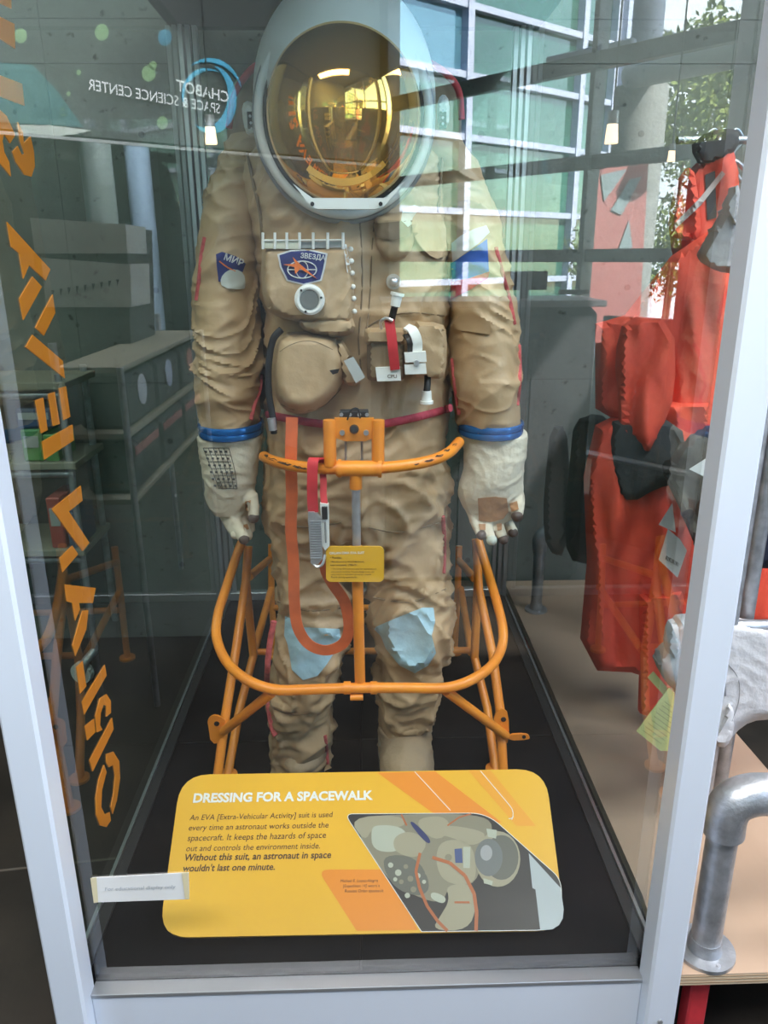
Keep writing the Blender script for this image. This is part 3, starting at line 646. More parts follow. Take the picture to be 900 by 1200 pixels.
La = [(300, 160, 30, 1.98, .08), (291, 195, 38, 1.96, .11, ), (279, 240, 38, 1.94, .12), (270, 290, 37, 1.92, .12), (267, 340, 38, 1.90, .12), (266, 395, 38.5, 1.88, .12), (267, 450, 37.5, 1.86, .115), (270, 480, 35, 1.85, .10), (271, 499, 33, 1.85, .09)]
Ra = [(508, 160, 28, 1.98, .08), (523, 195, 34, 1.96, .11), (538, 240, 37, 1.94, .12), (551, 290, 39, 1.92, .12), (561, 340, 41, 1.90, .12), (566, 395, 41, 1.88, .12), (569, 450, 39.5, 1.86, .115), (571, 480, 37, 1.85, .10), (573, 499, 35, 1.85, .09)]
sl = []
for k, r in enumerate((La, Ra)):
    vs, fs = loft_px(r, 120, 22, amp=.0105, fr=(5, 5, 13), seed=3 + 5 * k, power=2.1); m_ = MB().add(vs, fs); sl.append(m_.build('sleeve', M_suit, suit, True))
# cuffs and gloves
for cx, cy, hw in ((271, 499, 34), (574, 498, 35)):
    for dy, h, rr in ((-2, .010, 1.05), (5, .010, 1.03)):
        c = W(cx, cy + dy, 1.85); R_ = hw * mpp(c)
        MB().tube([c + Vector((math.cos(2 * PI * k / 40) * R_ * rr, math.sin(2 * PI * k / 40) * .098, 0)) for k in range(40)], [(.0085, .005)] * 40, 8, closed=True, flat=(0, 0, 1)).build('wrist_ring', M_blue, suit, True)
def glove(gaunt, fingers, thumb, seed):
    mb = MB(); mb.add(*loft_px(gaunt, 48, 6, amp=0))
    for f in fingers + [thumb]:
        P = crv([W(x, y, Y) for x, y, Y in f[0]], 4); n = len(P); r = f[1] * mpp(P[0])
        mb.tube(P, [r * (1 - .18 * i / (n - 1)) for i in range(n)], 12); mb.sphere(P[-1], r * .82, n=12); mb.sphere(P[0], r, n=12)
    return remesh(mb.v, mb.f, .0048, 'glove', M_glove, suit, amp=.0035, fr=(9, 9, 26), sm=2, seed=seed)
gL = glove([(270, 508, 38, 1.85, .09), (270, 517, 37, 1.85, .085), (270, 540, 33, 1.84, .08), (270, 565, 30, 1.84, .07), (270, 585, 27, 1.84, .055), (270, 600, 20, 1.84, .04)],
           [([(257, 588, 1.85), (266, 608, 1.83), (276, 624, 1.80)], 7.5), ([(266, 590, 1.84), (276, 612, 1.81), (286, 630, 1.78)], 8), ([(276, 592, 1.85), (284, 612, 1.83), (291, 628, 1.81)], 7.5), ([(284, 590, 1.87), (290, 606, 1.86), (294, 620, 1.85)], 7)],
           ([(287, 572, 1.83), (296, 586, 1.80), (297, 603, 1.78)], 8), 2)
gR = glove([(578, 505, 38, 1.85, .09), (579, 520, 37, 1.85, .085), (578, 548, 34, 1.84, .08), (575, 572, 38, 1.84, .07), (576, 590, 36, 1.84, .055), (575, 606, 26, 1.84, .045)],
           [([(551, 592, 1.84), (556, 610, 1.81), (563, 625, 1.78)], 7.5), ([(564, 600, 1.84), (570, 616, 1.80), (576, 631, 1.77)], 7.5), ([(578, 602, 1.84), (584, 617, 1.81), (589, 630, 1.79)], 7.5), ([(590, 600, 1.86), (595, 612, 1.84), (600, 622, 1.82)], 7)],
           ([(603, 575, 1.83), (608, 588, 1.80), (606, 602, 1.78)], 8), 4)
for (x, y, Y, r, m_) in ((276, 626, 1.795, 6.2, M_glove), (286, 632, 1.775, 6.5, M_tip), (297, 607, 1.775, 6.8, M_tip), (564, 627, 1.775, 6.2, M_tip), (576, 633, 1.765, 6.4, M_tipg), (590, 632, 1.785, 6.2, M_tip), (601, 624, 1.815, 6, M_tip), (606, 605, 1.775, 7, M_tip)):
    c = W(x, y, Y); r *= mpp(c); MB().sphere(c, r, r, r * .95, 14).build('fingertip', m_, suit, True)
# boots
for cx, cy, hw in ((356, 900, 28), (474, 872, 31)):
    c = W(cx, cy, 1.89); x = c.x; r = hw * mpp(c); mb = MB()
    mb.sphere((x, 1.80, ZB + .06), r * 1.0, .15, .07, 24) if cx > 400 else mb.sphere((x, 1.87, ZB + .045), r, .10, .045, 24); mb.tube([(x, 1.89, ZB + .05), (x, 1.89, ZB + .12), (x, 1.89, c.z + .04)], [(r, .10), (r, .095), (r * .85, .08)], 28, flat=(1, 0, 0))
    remesh(mb.v, mb.f, .007, 'boot', mat('boot_fabric', (.36, .27, .17), .75, var=.1, scale=10, bump=.3, bscale=50), suit, amp=.004, fr=(8, 8, 20))
    MB().tube([(x, 1.92, ZB + .012), (x, 1.70 if cx > 400 else 1.80, ZB + .012)], [(r * 1.03, .011), (r * .9, .011)], 20, flat=(1, 0, 0)).build('sole', M_dark, suit, True)
c = W(472, 872, 1.89)
MB().tube([c + Vector((0, 0, .028)), c - Vector((0, 0, .028))], [(29 * mpp(c), .108)] * 2, 32, flat=(1, 0, 0)).build('ankle_rib', mat('rib_knit', (.50, .44, .33), .85, bump=1, bscale=60, stretch=(8, 8, .2)), suit, True)
reg(body, *sl, gL, gR)
# backpack
bp_ = puff('backpack', rrect(266, 78, 541, 480, 45), 2.10, .16, M_suit3, suit, edge=30, back=.22, res=10, wr=(.008, (6, 6, 10)))
for pts in ([(268, 150), (275, 112), (292, 84), (310, 72)], [(500, 72), (520, 84), (537, 105), (541, 140)]):
    MB().tube(crv([W(x, y, 1.99) for x, y in pts], 6), .008, 10).build('red_trim', M_red, suit, True)
# helmet
HC = W(404, 122, 1.80); zc = mpp(W(404, 122, 1.66))
hel = thing('helmet', HC); hel.parent = suit; hel.location = (0, 0, 0)   # holder of the helmet pieces
def part(nm, m, mb, smooth=True): return mb.build(nm, m, hel, smooth)
sh = MB(); sh.sphere(HC + Vector((0, .02, .008)), 107 * mpp(HC), .215, 128 * mpp(HC), 56); part('helmet_shell', M_white, sh)
VC = W(403, 137, 1.70); vx, vz = 91 * mpp(VC), 99 * mpp(VC)
part('visor', M_gold, MB().sphere(VC, vx, .155, vz, 64))
def ering(kx, ky, y, r, m, nm, rad=None):
    pts = [VC + Vector((math.cos(2 * PI * k / 64) * (vx + kx), y - .04 * (1 - math.sin(2 * PI * k / 64)) * 0, math.sin(2 * PI * k / 64) * (vz + ky))) for k in range(64)]
    part(nm, m, MB().tube(pts, [(r if rad is None else rad)] * 64, 12, closed=True, flat=(0, 1, 0)))
ering(.001, .001, -.010, .006, M_dark, 'visor_gasket')
ering(.012, .012, -.006, .011, M_white, 'visor_rim')
ering(.024, .026, .018, .006, M_grey, 'visor_rim')
mb = MB().prism([W(x, y, 1.59) for x, y in ((343, 215), (352, 226), (364, 242), (372, 245), (440, 245), (450, 242), (464, 226), (474, 212), (452, 232), (366, 232))], (0, .02, 0)); part('neck_flange', M_white, mb, False)
for x in (366, 446): part('bolt', M_dark, MB().disc(W(x, 239, 1.589), (0, 1, 0), .004, .006, 10), False)
for pl_, scr in (([(283, 122), (292, 117), (300, 126), (302, 158), (290, 160), (285, 145)], ((293, 136), (294, 144), (295, 151))), ([(513, 116), (520, 109), (527, 118), (526, 150), (514, 150), (512, 135)], ((519, 130), (519, 138), (519, 145)))):
    puff('side_latch', pl_, 1.80, .02, M_white, hel, edge=3, back=.04, res=3)
    mb = MB(); cx_ = sum(s[0] for s in scr) / 3; mb.obox(W(cx_, 141, 1.778), (1, 0, 0), (0, 1, 0), (0, 0, 1), .007, .003, .016); part('latch_plate', M_dark, mb)
    for s in scr: part('screw', M_alu, MB().disc(W(*s, 1.773), (0, 1, 0), .0028, .003, 8), False)
# neck ruffle piping each side
drape_line('neck_piping', [(302, 165), (318, 190), (334, 212), (346, 226)], 5, M_suit3, suit, .006, .007)
drape_line('neck_piping', [(500, 165), (492, 190), (478, 212), (466, 228)], 5, M_suit3, suit, .006, .007)

# chest pack with rail, patch and gauge
pk = puff('chest_pack', [(307, 290), (312, 287), (405, 287), (412, 292), (416, 330), (416, 372), (404, 382), (360, 380), (318, 370), (308, 352), (306, 320)], 1.72, .085, M_suit2, suit, edge=9, back=.06, res=4, wr=(.006, (8, 8, 14)), smooth=1, seed=2)
pf = puff('chest_pack_flap', [(352, 372), (412, 368), (418, 388), (400, 396), (372, 394), (350, 384)], 1.69, .05, M_suit2, suit, edge=7, back=.05, res=4, wr=(.005, (8, 8, 14)), seed=4)
reg(pk, pf)
yR = 1.635
MB().prism([W(x, y, yR) for x, y in ((308, 280), (352, 281), (352, 292), (308, 291))], (0, .02, 0)).build('white_rail', mat('rail_ivory', (.66, .67, .55), .5), suit)
MB().prism([W(x, y, yR + .004) for x, y in ((352, 283), (404, 282), (404, 290), (352, 291))], (0, .016, 0)).build('rail_wire_bed', M_grey, suit)
for x in (308, 322, 336, 351, 367, 384, 402): MB().tube([W(x, 272.5, yR - .004), W(x, 292, yR - .004)], .0028, 8).build('rail_peg', M_wht, suit, True)
MB().tube([W(308, 282, yR - .002), W(404, 281, yR - .002)], .0016, 6).build('rail_rod', M_wht, suit)
for y in (292, 306, 320, 336, 350, 365): MB().sphere(W(411 + (y - 292) * .06, y, 1.655), .0055, n=8).build('stud', M_wht, suit, True)
drape('side_lace', [(402, 286), (406, 286), (411, 316), (407, 320)], M_wht, suit, .002, .002)
M_navyp = mat('patch_navy', (.02, .03, .16), .8); M_pw = mat('patch_white', (.65, .67, .68), .8); M_po = mat('patch_orange', (.85, .20, .04), .8)
shield = [(325, 298), (340, 293), (362, 292), (384, 297), (381, 314), (377, 329), (356, 334), (336, 329), (328, 313)]
bdg = drape('badge', shield, M_pw, suit, .001, .002); 
sc_ = lambda P, k, c=(354, 313): [(c[0] + (x - c[0]) * k, c[1] + (y - c[1]) * k) for x, y in P]
def badge_part(nm, poly, m, off): o = drape(nm, poly, m, suit, off, .0008, 2); return o
badge_part('badge_field', sc_(shield, .92), M_navyp, .0035)
def dln(nm, pts, wpx, m, off):
    o = drape_line(nm, pts, wpx, m, suit, off, .0008); return o
dln('badge_globe', [(x, y) for x, y in ell(354, 316, 17, 10, 14)] + [(371, 316)], 1.3, M_pw, .0072)
dln('badge_globe', [(x, y) for x, y in ell(354, 316, 7, 10, 12)] + [(361, 316)], 1.1, M_pw, .0072)
dln('badge_globe', [(337, 316), (371, 316)], 1.1, M_pw, .0072)
badge_part('badge_star', [(332, 310), (346, 309), (343, 301), (350, 308), (372, 327), (352, 315), (346, 321), (345, 313)], M_po, .009)
def surf_text(nm, s, a, b, m, bold=.01, off=.006, arc=0, hs=1.0):
    vs, fs, x0, x1 = text2d(s, bold, 0); a = Vector(a); b = Vector(b); sc = (b - a).length / (x1 - x0); d = (b - a).normalized(); u = Vector((d.y, -d.x)); out = []
    for v in vs:
        t = (v.x - x0) / (x1 - x0); q = a + d * (v.x - x0) * sc + u * (v.y * sc * hs + arc * (1 - (2 * t - 1) ** 2)); p = hit(q.x, q.y); out.append(p + (CAM - p).normalized() * off)
    return MB().add(out, fs).build(nm, m, suit)
surf_text('badge_lettering', 'ЗВЕЗДА', (352, 302), (381, 305), M_pw, .02, .0068, 0, 1.1)
c = W(363, 351, 1.625); MB().disc(c, (0, 1, -.1), 17.5 * mpp(c), .018, 36).build('gauge_ring', M_wht, suit, True)
MB().tube([c + Vector((math.cos(2 * PI * k / 36) * 14 * mpp(c), -.009, math.sin(2 * PI * k / 36) * 14 * mpp(c))) for k in range(36)], .0052, 8, closed=True).build('gauge_bezel', M_wht, suit, True)
MB().disc(c + Vector((0, -.0105, 0)), (0, 1, -.1), 11 * mpp(c), .003, 30).build('gauge_glass', mat('gauge_glass', (.16, .17, .165), .15), suit, True)
for a in (10, 130, 250): MB().disc(c + Vector((math.cos(math.radians(a)) * 14 * mpp(c), -.015, math.sin(math.radians(a)) * 14 * mpp(c))), (0, 1, 0), .0025, .003, 8).build('gauge_screw', M_dark, suit)
# lower pouch
pq = puff('hip_pouch', [(330, 392), (360, 388), (392, 392), (402, 410), (406, 430), (400, 455), (378, 478), (352, 487), (332, 480), (321, 462), (318, 430), (322, 402)], 1.72, .075, M_suit2, suit, edge=14, back=.06, res=4, wr=(.004, (7, 7, 12)), seed=7)
pq2 = puff('pouch_flap', [(392, 392), (404, 400), (426, 445), (412, 454), (400, 446), (394, 420)], 1.70, .04, M_suit2, suit, edge=6, back=.04, res=4, wr=(.003, (8, 8, 12)), seed=8)
reg(pq, pq2)
MB().prism([W(x, y, 1.635) for x, y in ((403, 423), (414, 418), (428, 442), (417, 449))], (0, .006, 0)).build('grey_tag', mat('tag_grey', (.46, .48, .47), .6), suit)
drape_line('pouch_seam', [(328, 412), (345, 402), (368, 400), (390, 410)], 1.2, M_suit3, suit, .0, .0012)
drape_line('pouch_seam', [(400, 455), (380, 475), (352, 482), (330, 474)], 1.2, M_suit3, suit, .0, .0012)
drape('pouch_buttonhole', [(386, 434), (398, 432), (396, 437), (390, 439)], M_dark, suit, .0005, .001, 2)
drape('round_tab', ell(345, 388, 10, 6, 18), M_suit2, suit, .004, .006)
# upper right pouch
po = puff('shoulder_pouch', [(437, 254), (446, 250), (480, 249), (486, 262), (485, 290), (474, 306), (456, 310), (442, 300), (437, 278)], 1.74, .05, M_suit, suit, edge=9, back=.05, res=4, wr=(.004, (8, 8, 14)), seed=9); reg(po)
drape('pouch_lid', [(437, 262), (485, 258), (482, 276), (462, 282), (440, 277)], M_suit3, suit, .003, .004, 3)
drape('tape_tab', [(472, 245), (486, 240), (498, 246), (492, 256), (478, 266), (470, 258)], mat('tab_pale', (.58, .60, .52), .6), suit, .004, .004, 3)
drape('chest_flap', [(484, 252), (500, 240), (522, 255), (524, 300), (508, 304), (490, 286), (482, 268)], M_suit, suit, .006, .012, 4, 1)
# valve knob and hoses
c = hit(461, 330); MB().disc(c + Vector((0, -.006, 0)), (0, 1, 0), .016, .014, 24).build('valve_base', mat('valve_tan', (.5, .45, .38), .4), suit, True)
MB().sphere(c + Vector((0, -.016, 0)), .010, n=16).build('valve_knob', M_steel, suit, True)
def plug(x0, y0, x1, y1, Y):
    a, b = W(x0, y0, Y), W(x1, y1, Y); d = (b - a)
    MB().tube([a, a.lerp(b, .22), a.lerp(b, .23), b], [.0145, .0145, .0115, .010], 18).build('white_plug', M_wht, suit, True)
plug(466, 343, 463, 359, 1.66); MB().tube(crv([W(463, 358, 1.66), W(460, 370, 1.665), W(458, 385, 1.68)], 5), .0075, 12).build('plug_hose', M_dark, suit, True)
plug(500, 473, 500, 458, 1.66); MB().tube(crv([W(500, 459, 1.66), W(501, 450, 1.665), W(501, 440, 1.68)], 5), .0075, 12).build('plug_hose', M_dark, suit, True)
# right control pouches
b1 = puff('belt_pouch', rrect(430, 388, 474, 446, 5), 1.70, .07, M_suit3, suit, edge=5, back=.05, res=4, wr=(.003, (8, 8, 12)), smooth=0, seed=11)
b1b = puff('pouch_lid', rrect(427, 384, 477, 404, 4), 1.655, .035, M_suit, suit, edge=5, back=.05, res=4, wr=(.002, (8, 8, 12)), smooth=0)
b2 = puff('belt_pouch', [(478, 376), (518, 378), (524, 390), (523, 440), (512, 446), (478, 440)], 1.72, .07, M_suit2, suit, edge=6, back=.05, res=4, wr=(.004, (8, 8, 12)), seed=12); reg(b1, b1b, b2)
MB().tube(crv([W(447, 385, 1.63), W(446, 378, 1.62), (W(452, 373, 1.61)), W(460, 376, 1.61)], 5), .0035, 8).build('pull_ring', M_steel, suit, True)
MB().ribbon(crv([W(456, 375, 1.615), W(459, 395, 1.61), W(461, 415, 1.61), W(463, 433, 1.615)], 6), (1, 0, 0), .020, .005).build('pull_strap', M_red, suit, True)
MB().prism([W(x, y, 1.618) for x, y in ((440, 431), (469, 430), (470, 446), (442, 447))], (0, .012, 0)).build('name_tag', M_wht, suit)
mb = MB(); put_text(mb, 'CPU', W(454, 443, 1.616), W(465, 443, 1.616), (0, 0, 1), .01); mb.build('tag_lettering', M_ink, suit)
MB().ribbon(crv([W(476, 383, 1.635), W(484, 388, 1.625), W(489, 400, 1.62), W(489, 415, 1.625)], 6), (1, 0, 0), .020, .005).build('white_strap', M_wht, suit, True)
MB().ribbon(crv([W(476, 392, 1.63), W(480, 400, 1.62), W(481, 412, 1.625)], 6), (1, 0, 0), .012, .005).build('black_strap', M_dark, suit, True)
for y0, y1 in ((412, 424), (426, 438)): MB().prism([W(x, y, 1.61) for x, y in ((474, y0 + 2), (499, y0), (500, y1), (475, y1 + 1))], (0, .018, 0)).build('buckle', M_wht, suit)
MB().disc(W(488, 425, 1.608), (0, 1, 0), .006, .006, 12).build('buckle_pin', M_steel, suit)
# hose at left flank
hp = crv([W(x, y, 1.67) for x, y in ((330, 386), (320, 398), (315, 425), (315, 460), (320, 492), (321, 508))], 6)
MB().tube(hp, .0075, 12).build('black_hose', M_dark, suit, True)
MB().tube([W(318, 490, 1.66), W(320, 504, 1.66)], .009, 12).build('hose_fitting', M_steel, suit, True)
# seams and belt
drape_line('front_seam', [(421, 250), (424, 300), (424, 350), (420, 400), (424, 440)], 2.2, M_suit3, suit, .0, .002)
drape_line('front_seam', [(440, 246), (436, 290), (434, 340), (430, 385)], 1.6, M_suit3, suit, .0, .002)
drape_line('waist_seam', [(428, 385), (450, 372), (480, 366), (520, 370)], 2.0, M_suit3, suit, .0, .0025)
drape_line('belt', [(313, 486), (335, 490), (362, 495), (395, 498), (430, 499), (465, 494), (500, 486), (528, 478)], 9, M_belt, suit, .012, .005)
drape_line('shoulder_lace', [(290, 180), (297, 215), (305, 250), (308, 290)], 4, M_suit3, suit, .002, .006)
drape_line('shoulder_lace', [(518, 185), (515, 225), (513, 262), (515, 300)], 4, M_suit3, suit, .002, .006)
for pts in ([(240, 278), (236, 300), (233, 330), (230, 352)], [(306, 440), (304, 458), (298, 474), (294, 492)], [(581, 290), (590, 325), (597, 350), (603, 380)], [(608, 405), (609, 440), (606, 475)], [(530, 420), (533, 450), (538, 485)]):
    drape_line('red_piping', pts, 5, M_pink, suit, .002, .004)
# trouser trim and patches
drape('knee_patch', [(334, 722), (346, 727), (352, 735), (398, 737), (400, 752), (382, 780), (372, 792), (355, 797), (342, 785), (337, 755), (333, 745)], M_knee, suit, .003, .005, 4)
drape('knee_patch', [(437, 736), (460, 726), (495, 712), (508, 712), (510, 728), (506, 745), (511, 765), (502, 780), (486, 789), (468, 780), (452, 760), (446, 745)], M_knee, suit, .003, .005, 4)
for pts in ([(321, 728), (316, 755), (313, 790), (314, 820), (318, 850), (323, 862)],): drape_line('leg_trim', pts, 7, M_pink, suit, .004, .006)
drape_line('leg_trim', [(519, 605), (521, 640), (520, 672)], 5, M_pink, suit, .003, .005)
drape_line('leg_trim', [(381, 862), (383, 880), (384, 895)], 4, M_pink, suit, .003, .004)
for pts in ([(330, 615), (365, 618), (400, 612)], [(432, 618), (470, 624), (515, 612)], [(326, 705), (360, 716), (402, 712)], [(437, 700), (480, 706), (522, 690)], [(320, 830), (350, 838), (388, 828)]):
    drape_line('trouser_seam', pts, 1.8, M_suit3, suit, .0, .003)
# right arm flag and left arm badge
drape('flag_band', [(529, 285), (540, 276), (556, 268), (570, 264), (574, 272), (560, 286), (530, 308)], M_pw, suit, .003, .002)
drape('flag_band', [(528, 309), (548, 296), (571, 280), (573, 318), (550, 326), (530, 330)], mat('flag_blue', (.02, .10, .45), .7), suit, .003, .002)
drape('flag_band', [(528, 330), (550, 326), (574, 318), (572, 326), (550, 340), (528, 351)], mat('flag_red', (.55, .03, .03), .7), suit, .003, .002)
drape('arm_pocket', [(530, 352), (572, 332), (575, 380), (574, 392), (532, 386)], M_suit, suit, .003, .005, 4)
drape('sleeve_badge', [(253, 298), (260, 295), (276, 300), (288, 309), (284, 320), (270, 332), (256, 330), (254, 312)], M_navyp, suit, .002, .002, 3)
drape('badge_globe', [(260, 337), (258, 326), (266, 317), (276, 315), (286, 320), (288, 333), (286, 340)], mat('badge_silver', (.55, .60, .58), .35), suit, .0045, .002, 3, 1)
surf_text('badge_lettering', 'МИР', (262, 304), (284, 312), M_pw, .02, .006)
dln('badge_star', [(257, 306), (266, 313), (276, 318)], 1.5, M_po, .006)
# printed grid on the left glove
mb = MB(); M_gink = mat('glove_ink', (.08, .08, .08), .7)
for i in range(7): dln('glove_print', [(238 + i * 3.2, 525 + i * 8 - (i == 6) * 1), (268 + i * 1.6, 525 + i * 8)], .8, M_gink, .0025)
for k in range(6): dln('glove_print', [(238 + k * 6, 525), (248 + k * 5.4, 550), (257 + k * 4.2, 573)], .8, M_gink, .0025)
for i in range(6):
    for k in range(5):
        x = 241 + k * 6 + i * 2.2; y = 529 + i * 8; dln('glove_print', [(x - 1.3, y), (x + 1.5, y + .5)], 2.6, M_gink, .0025)
for pl_ in ([(560, 584), (580, 582), (594, 584), (596, 600), (590, 608), (575, 612), (561, 610)], [(597, 590), (606, 587), (608, 597), (599, 600)], [(561, 614), (569, 614), (569, 621), (562, 621)], [(582, 614), (588, 613), (588, 621), (583, 622)], [(287, 588), (294, 586), (292, 600), (288, 598)]):
    drape('leather_palm', pl_, M_leather, suit, .0015, .0025, 3)
drape('leather_tip', [(285, 615), (290, 614), (292, 620), (286, 622)], M_leather, suit, .001, .002, 3)

# ================================================================== ORANGE SUIT STAND
st = thing('suit_stand', (W(421, 800, 1.6).x, 1.9, ZB), 'orange painted tubular steel stand caging the legs of the space suit', 'stand')
TR = .0125
def otube(nm, pts, r=TR, n=14, m=M_orange, curve=6):
    P = [W(*p) if len(p) == 3 and not isinstance(p, Vector) else p for p in pts]; P = crv(P, curve) if curve else P
    return MB().tube(P, r, n).build(nm, m, st, True)
otube('waist_bar', [(309, 535, 1.74), (322, 541, 1.68), (345, 546, 1.62), (380, 549, 1.585), (418, 549, 1.575), (460, 547, 1.585), (500, 541, 1.62), (525, 531, 1.67), (538, 518, 1.75)], .0125)
MB().tube([W(394, 549, 1.575), W(446, 549, 1.575)], .017, 20).build('clamp_sleeve', M_orange, st, True)
for x in (396, 443): MB().tube([W(x, 549, 1.575), W(x + 4, 549, 1.575)], .0195, 20).build('clamp_collar', M_orange, st, True)
for x in (386, 443): MB().tube([W(x, 492, 1.585), W(x + (1 if x < 400 else 0), 546, 1.58)], .0135, 16).build('bracket_post', M_orange, st, True)
MB().prism([W(x, y, 1.58) for x, y in ((392, 490), (438, 490), (438, 513), (428, 517), (404, 517), (392, 513))], (0, .008, 0)).build('bracket_plate', M_orange, st)
for x in (401, 429): MB().disc(W(x, 507, 1.576), (0, 1, 0), .0055, .008, 12).build('bolt', M_steel, st, True)
MB().tube([W(415, 503, 1.57), W(415, 503, 1.55)], [.010, .007], 14).build('centre_knob', M_dark, st, True)
MB().tube(crv([W(407, 492, 1.57), W(411, 481, 1.565), (W(419, 479, 1.565)), W(422, 490, 1.57)], 6), .0018, 8).build('wire_loop', M_dark, st, True)
MB().obox(W(415, 486, 1.60), (1, 0, 0), (0, 1, 0), (0, 0, 1), .030, .012, .010).build('latch_block', M_dark, st)
for x in (400, 410, 421, 430): MB().disc(W(x, 486, 1.585), (0, 1, 0), .004, .004, 8).build('latch_screw', M_steel, st)
for x in (405, 424): MB().tube([W(x, 517, 1.60), W(x, 545, 1.60)], .0025, 8).build('latch_rod', M_grey, st, True)
MB().tube([W(417, 550, 1.577), W(417, 572, 1.58)], .0135, 16).build('tee_stub', M_orange, st, True)
MB().tube([W(417, 568, 1.58), W(418, 645, 1.585)], .0095, 16).build('steel_rod', M_steel, st, True)
MB().tube([W(418, 640, 1.585), W(422, 802, 1.60)], .0125, 16).build('lower_post', M_orange, st, True)
otube('hoop', [(283, 636, 2.04), (276, 655, 2.0), (263, 695, 1.90), (255, 722, 1.83), (254, 748, 1.77), (266, 776, 1.69), (290, 797, 1.62), (322, 808, 1.60), (360, 808, 1.595), (422, 806, 1.59), (480, 806, 1.595), (522, 806, 1.60), (552, 797, 1.62), (576, 780, 1.68), (588, 758, 1.75), (589, 735, 1.80), (582, 705, 1.87), (570, 665, 1.98), (560, 632, 2.04)])
for x in (407, 438): MB().tube([W(x, 806, 1.59) + Vector((-.008, 0, 0)), W(x, 806, 1.59) + Vector((.008, 0, 0))], .0155, 16).build('hoop_collar', M_orange, st, True)
MB().disc(W(418, 817, 1.585), (1, 0, 0), .008, .03, 12).build('hoop_lug', M_orange, st, True)
LP = {  # side frame of each side: pixel paths with depths
 'L': dict(front=[(291, 640, 2.06), (288, 682, 2.03), (276, 765, 1.88), (264, 840, 1.76)], foot=(253, 0, 1.70), rear=[(288, 682, 2.04), (297, 768, 2.06), (281, 830, 1.95)], rfoot=(266, 0, 1.84), diag=[(318, 812, 1.61), (262, 857, 1.73)],
          cross=[(292, 676, 2.06), (315, 656, 2.5)], back=[(318, 638, 2.52), (318, 700, 2.5)], backf=(322, 0, 2.5), brace=[(318, 690, 2.5), (297, 766, 2.1)], plate=[(244, 850), (243, 845), (246, 840), (253, 838), (262, 842), (264, 852), (262, 870), (247, 872)], hole=(254, 848)),
 'R': dict(front=[(558, 632, 2.06), (561, 690, 2.03), (577, 765, 1.88), (586, 832, 1.76)], foot=(591, 0, 1.70), rear=[(560, 682, 2.04), (556, 770, 2.06), (571, 830, 1.95)], rfoot=(583, 0, 1.84), diag=[(523, 810, 1.61), (593, 862, 1.73)],
          cross=[(556, 678, 2.06), (538, 657, 2.5)], back=[(538, 640, 2.52), (536, 700, 2.5)], backf=(533, 0, 2.5), brace=[(540, 690, 2.5), (552, 765, 2.1)], plate=[(578, 845), (582, 833), (590, 831), (596, 836), (597, 870), (588, 872), (580, 866)], hole=(590, 843))}
for k, q in LP.items():
    fpt = W(q['front'][-1][0], q['front'][-1][1], q['front'][-1][2]); ff = W(q['foot'][0], 925, q['foot'][2]); ff.z = ZB
    fx = q['foot'][0]; ff = Vector((WZ(fx, 935, ZB).x, 1.70, ZB)); rf = Vector((WZ(q['rfoot'][0], 912, ZB).x, 1.82, ZB)); bf = W(q['backf'][0], 750, q['backf'][2]); bf.z = ZB
    for nm, P in (('front_leg', [W(*p) for p in q['front']] + [ff]), ('rear_leg', [W(*p) for p in q['rear']] + [rf]), ('back_leg', [W(*p) for p in q['back']] + [bf])):
        MB().tube(P, TR if nm != 'back_leg' else .0115, 14).build(nm, M_orange, st, True)
    for nm, P in (('side_cross_tube', q['cross']), ('brace_tube', q['brace']), ('diagonal_tube', q['diag'])): MB().tube([W(*p) for p in P], TR * .96, 14).build(nm, M_orange, st, True)
    MB().prism([W(x, y, 1.735) for x, y in chaikin(q['plate'], 1)], (0, .006, 0)).build('lug_plate', M_orange, st)
    hx, hy = q['hole']; MB().disc(W(hx, hy, 1.7345), (0, 1, 0), .0068, .003, 18).build('lug_hole', M_dark, st, True)
    for p in (ff, rf, bf): MB().disc(p + Vector((0, 0, .004)), (0, 0, 1), .028, .008, 20).build('foot_plate', M_orange, st, True)
MB().prism([W(x, y, 1.73) for x, y in chaikin([(596, 861), (616, 860), (621, 863), (620, 867), (596, 868)], 1)], (0, .006, 0)).build('side_lug', M_orange, st)
MB().disc(W(614, 863.5, 1.729), (0, 1, 0), .005, .003, 14).build('lug_hole', M_dark, st)
MB().tube([W(318, 712, 2.5), W(535, 712, 2.5)], .011, 12).build('rear_cross_tube', M_orange, st, True)
MB().tube([W(297, 764, 2.08), W(556, 762, 2.08)], .0105, 12).build('middle_cross_tube', M_orange, st, True)
M_chip = mat('chipped_rust', (.06, .03, .02), .8)                      # worn paint on the waist bar
BVs = BV[:]; wbar = [o for o in st.children if o.name.startswith('waist_bar')][0]; BV.clear(); reg(wbar)
for (x, y, a, b) in ((318, 538, 7, 1.6), (333, 543, 9, 2.2), (348, 547, 6, 1.5), (355, 549, 5, 1.2), (312, 534, 3, 1.8), (503, 540, 6, 1.4), (515, 534, 5, 1.4), (524, 528, 4, 1.6), (488, 544, 3, 1.0), (533, 521, 3, 1.4)):
    sl_ = .28 if x < 400 else -.42; pts = [(x + u * 1.0 + random.uniform(-.6, .6), y + u * sl_ * .6 + v + random.uniform(-.4, .4)) for u, v in ((-a, 0), (-a * .5, -b), (0, -b * .6), (a * .5, -b), (a, 0), (a * .4, b), (-a * .3, b * .7))]
    drape('paint_chip', pts, M_chip, st, .0003, .0004, 3)
BV[:] = BVs

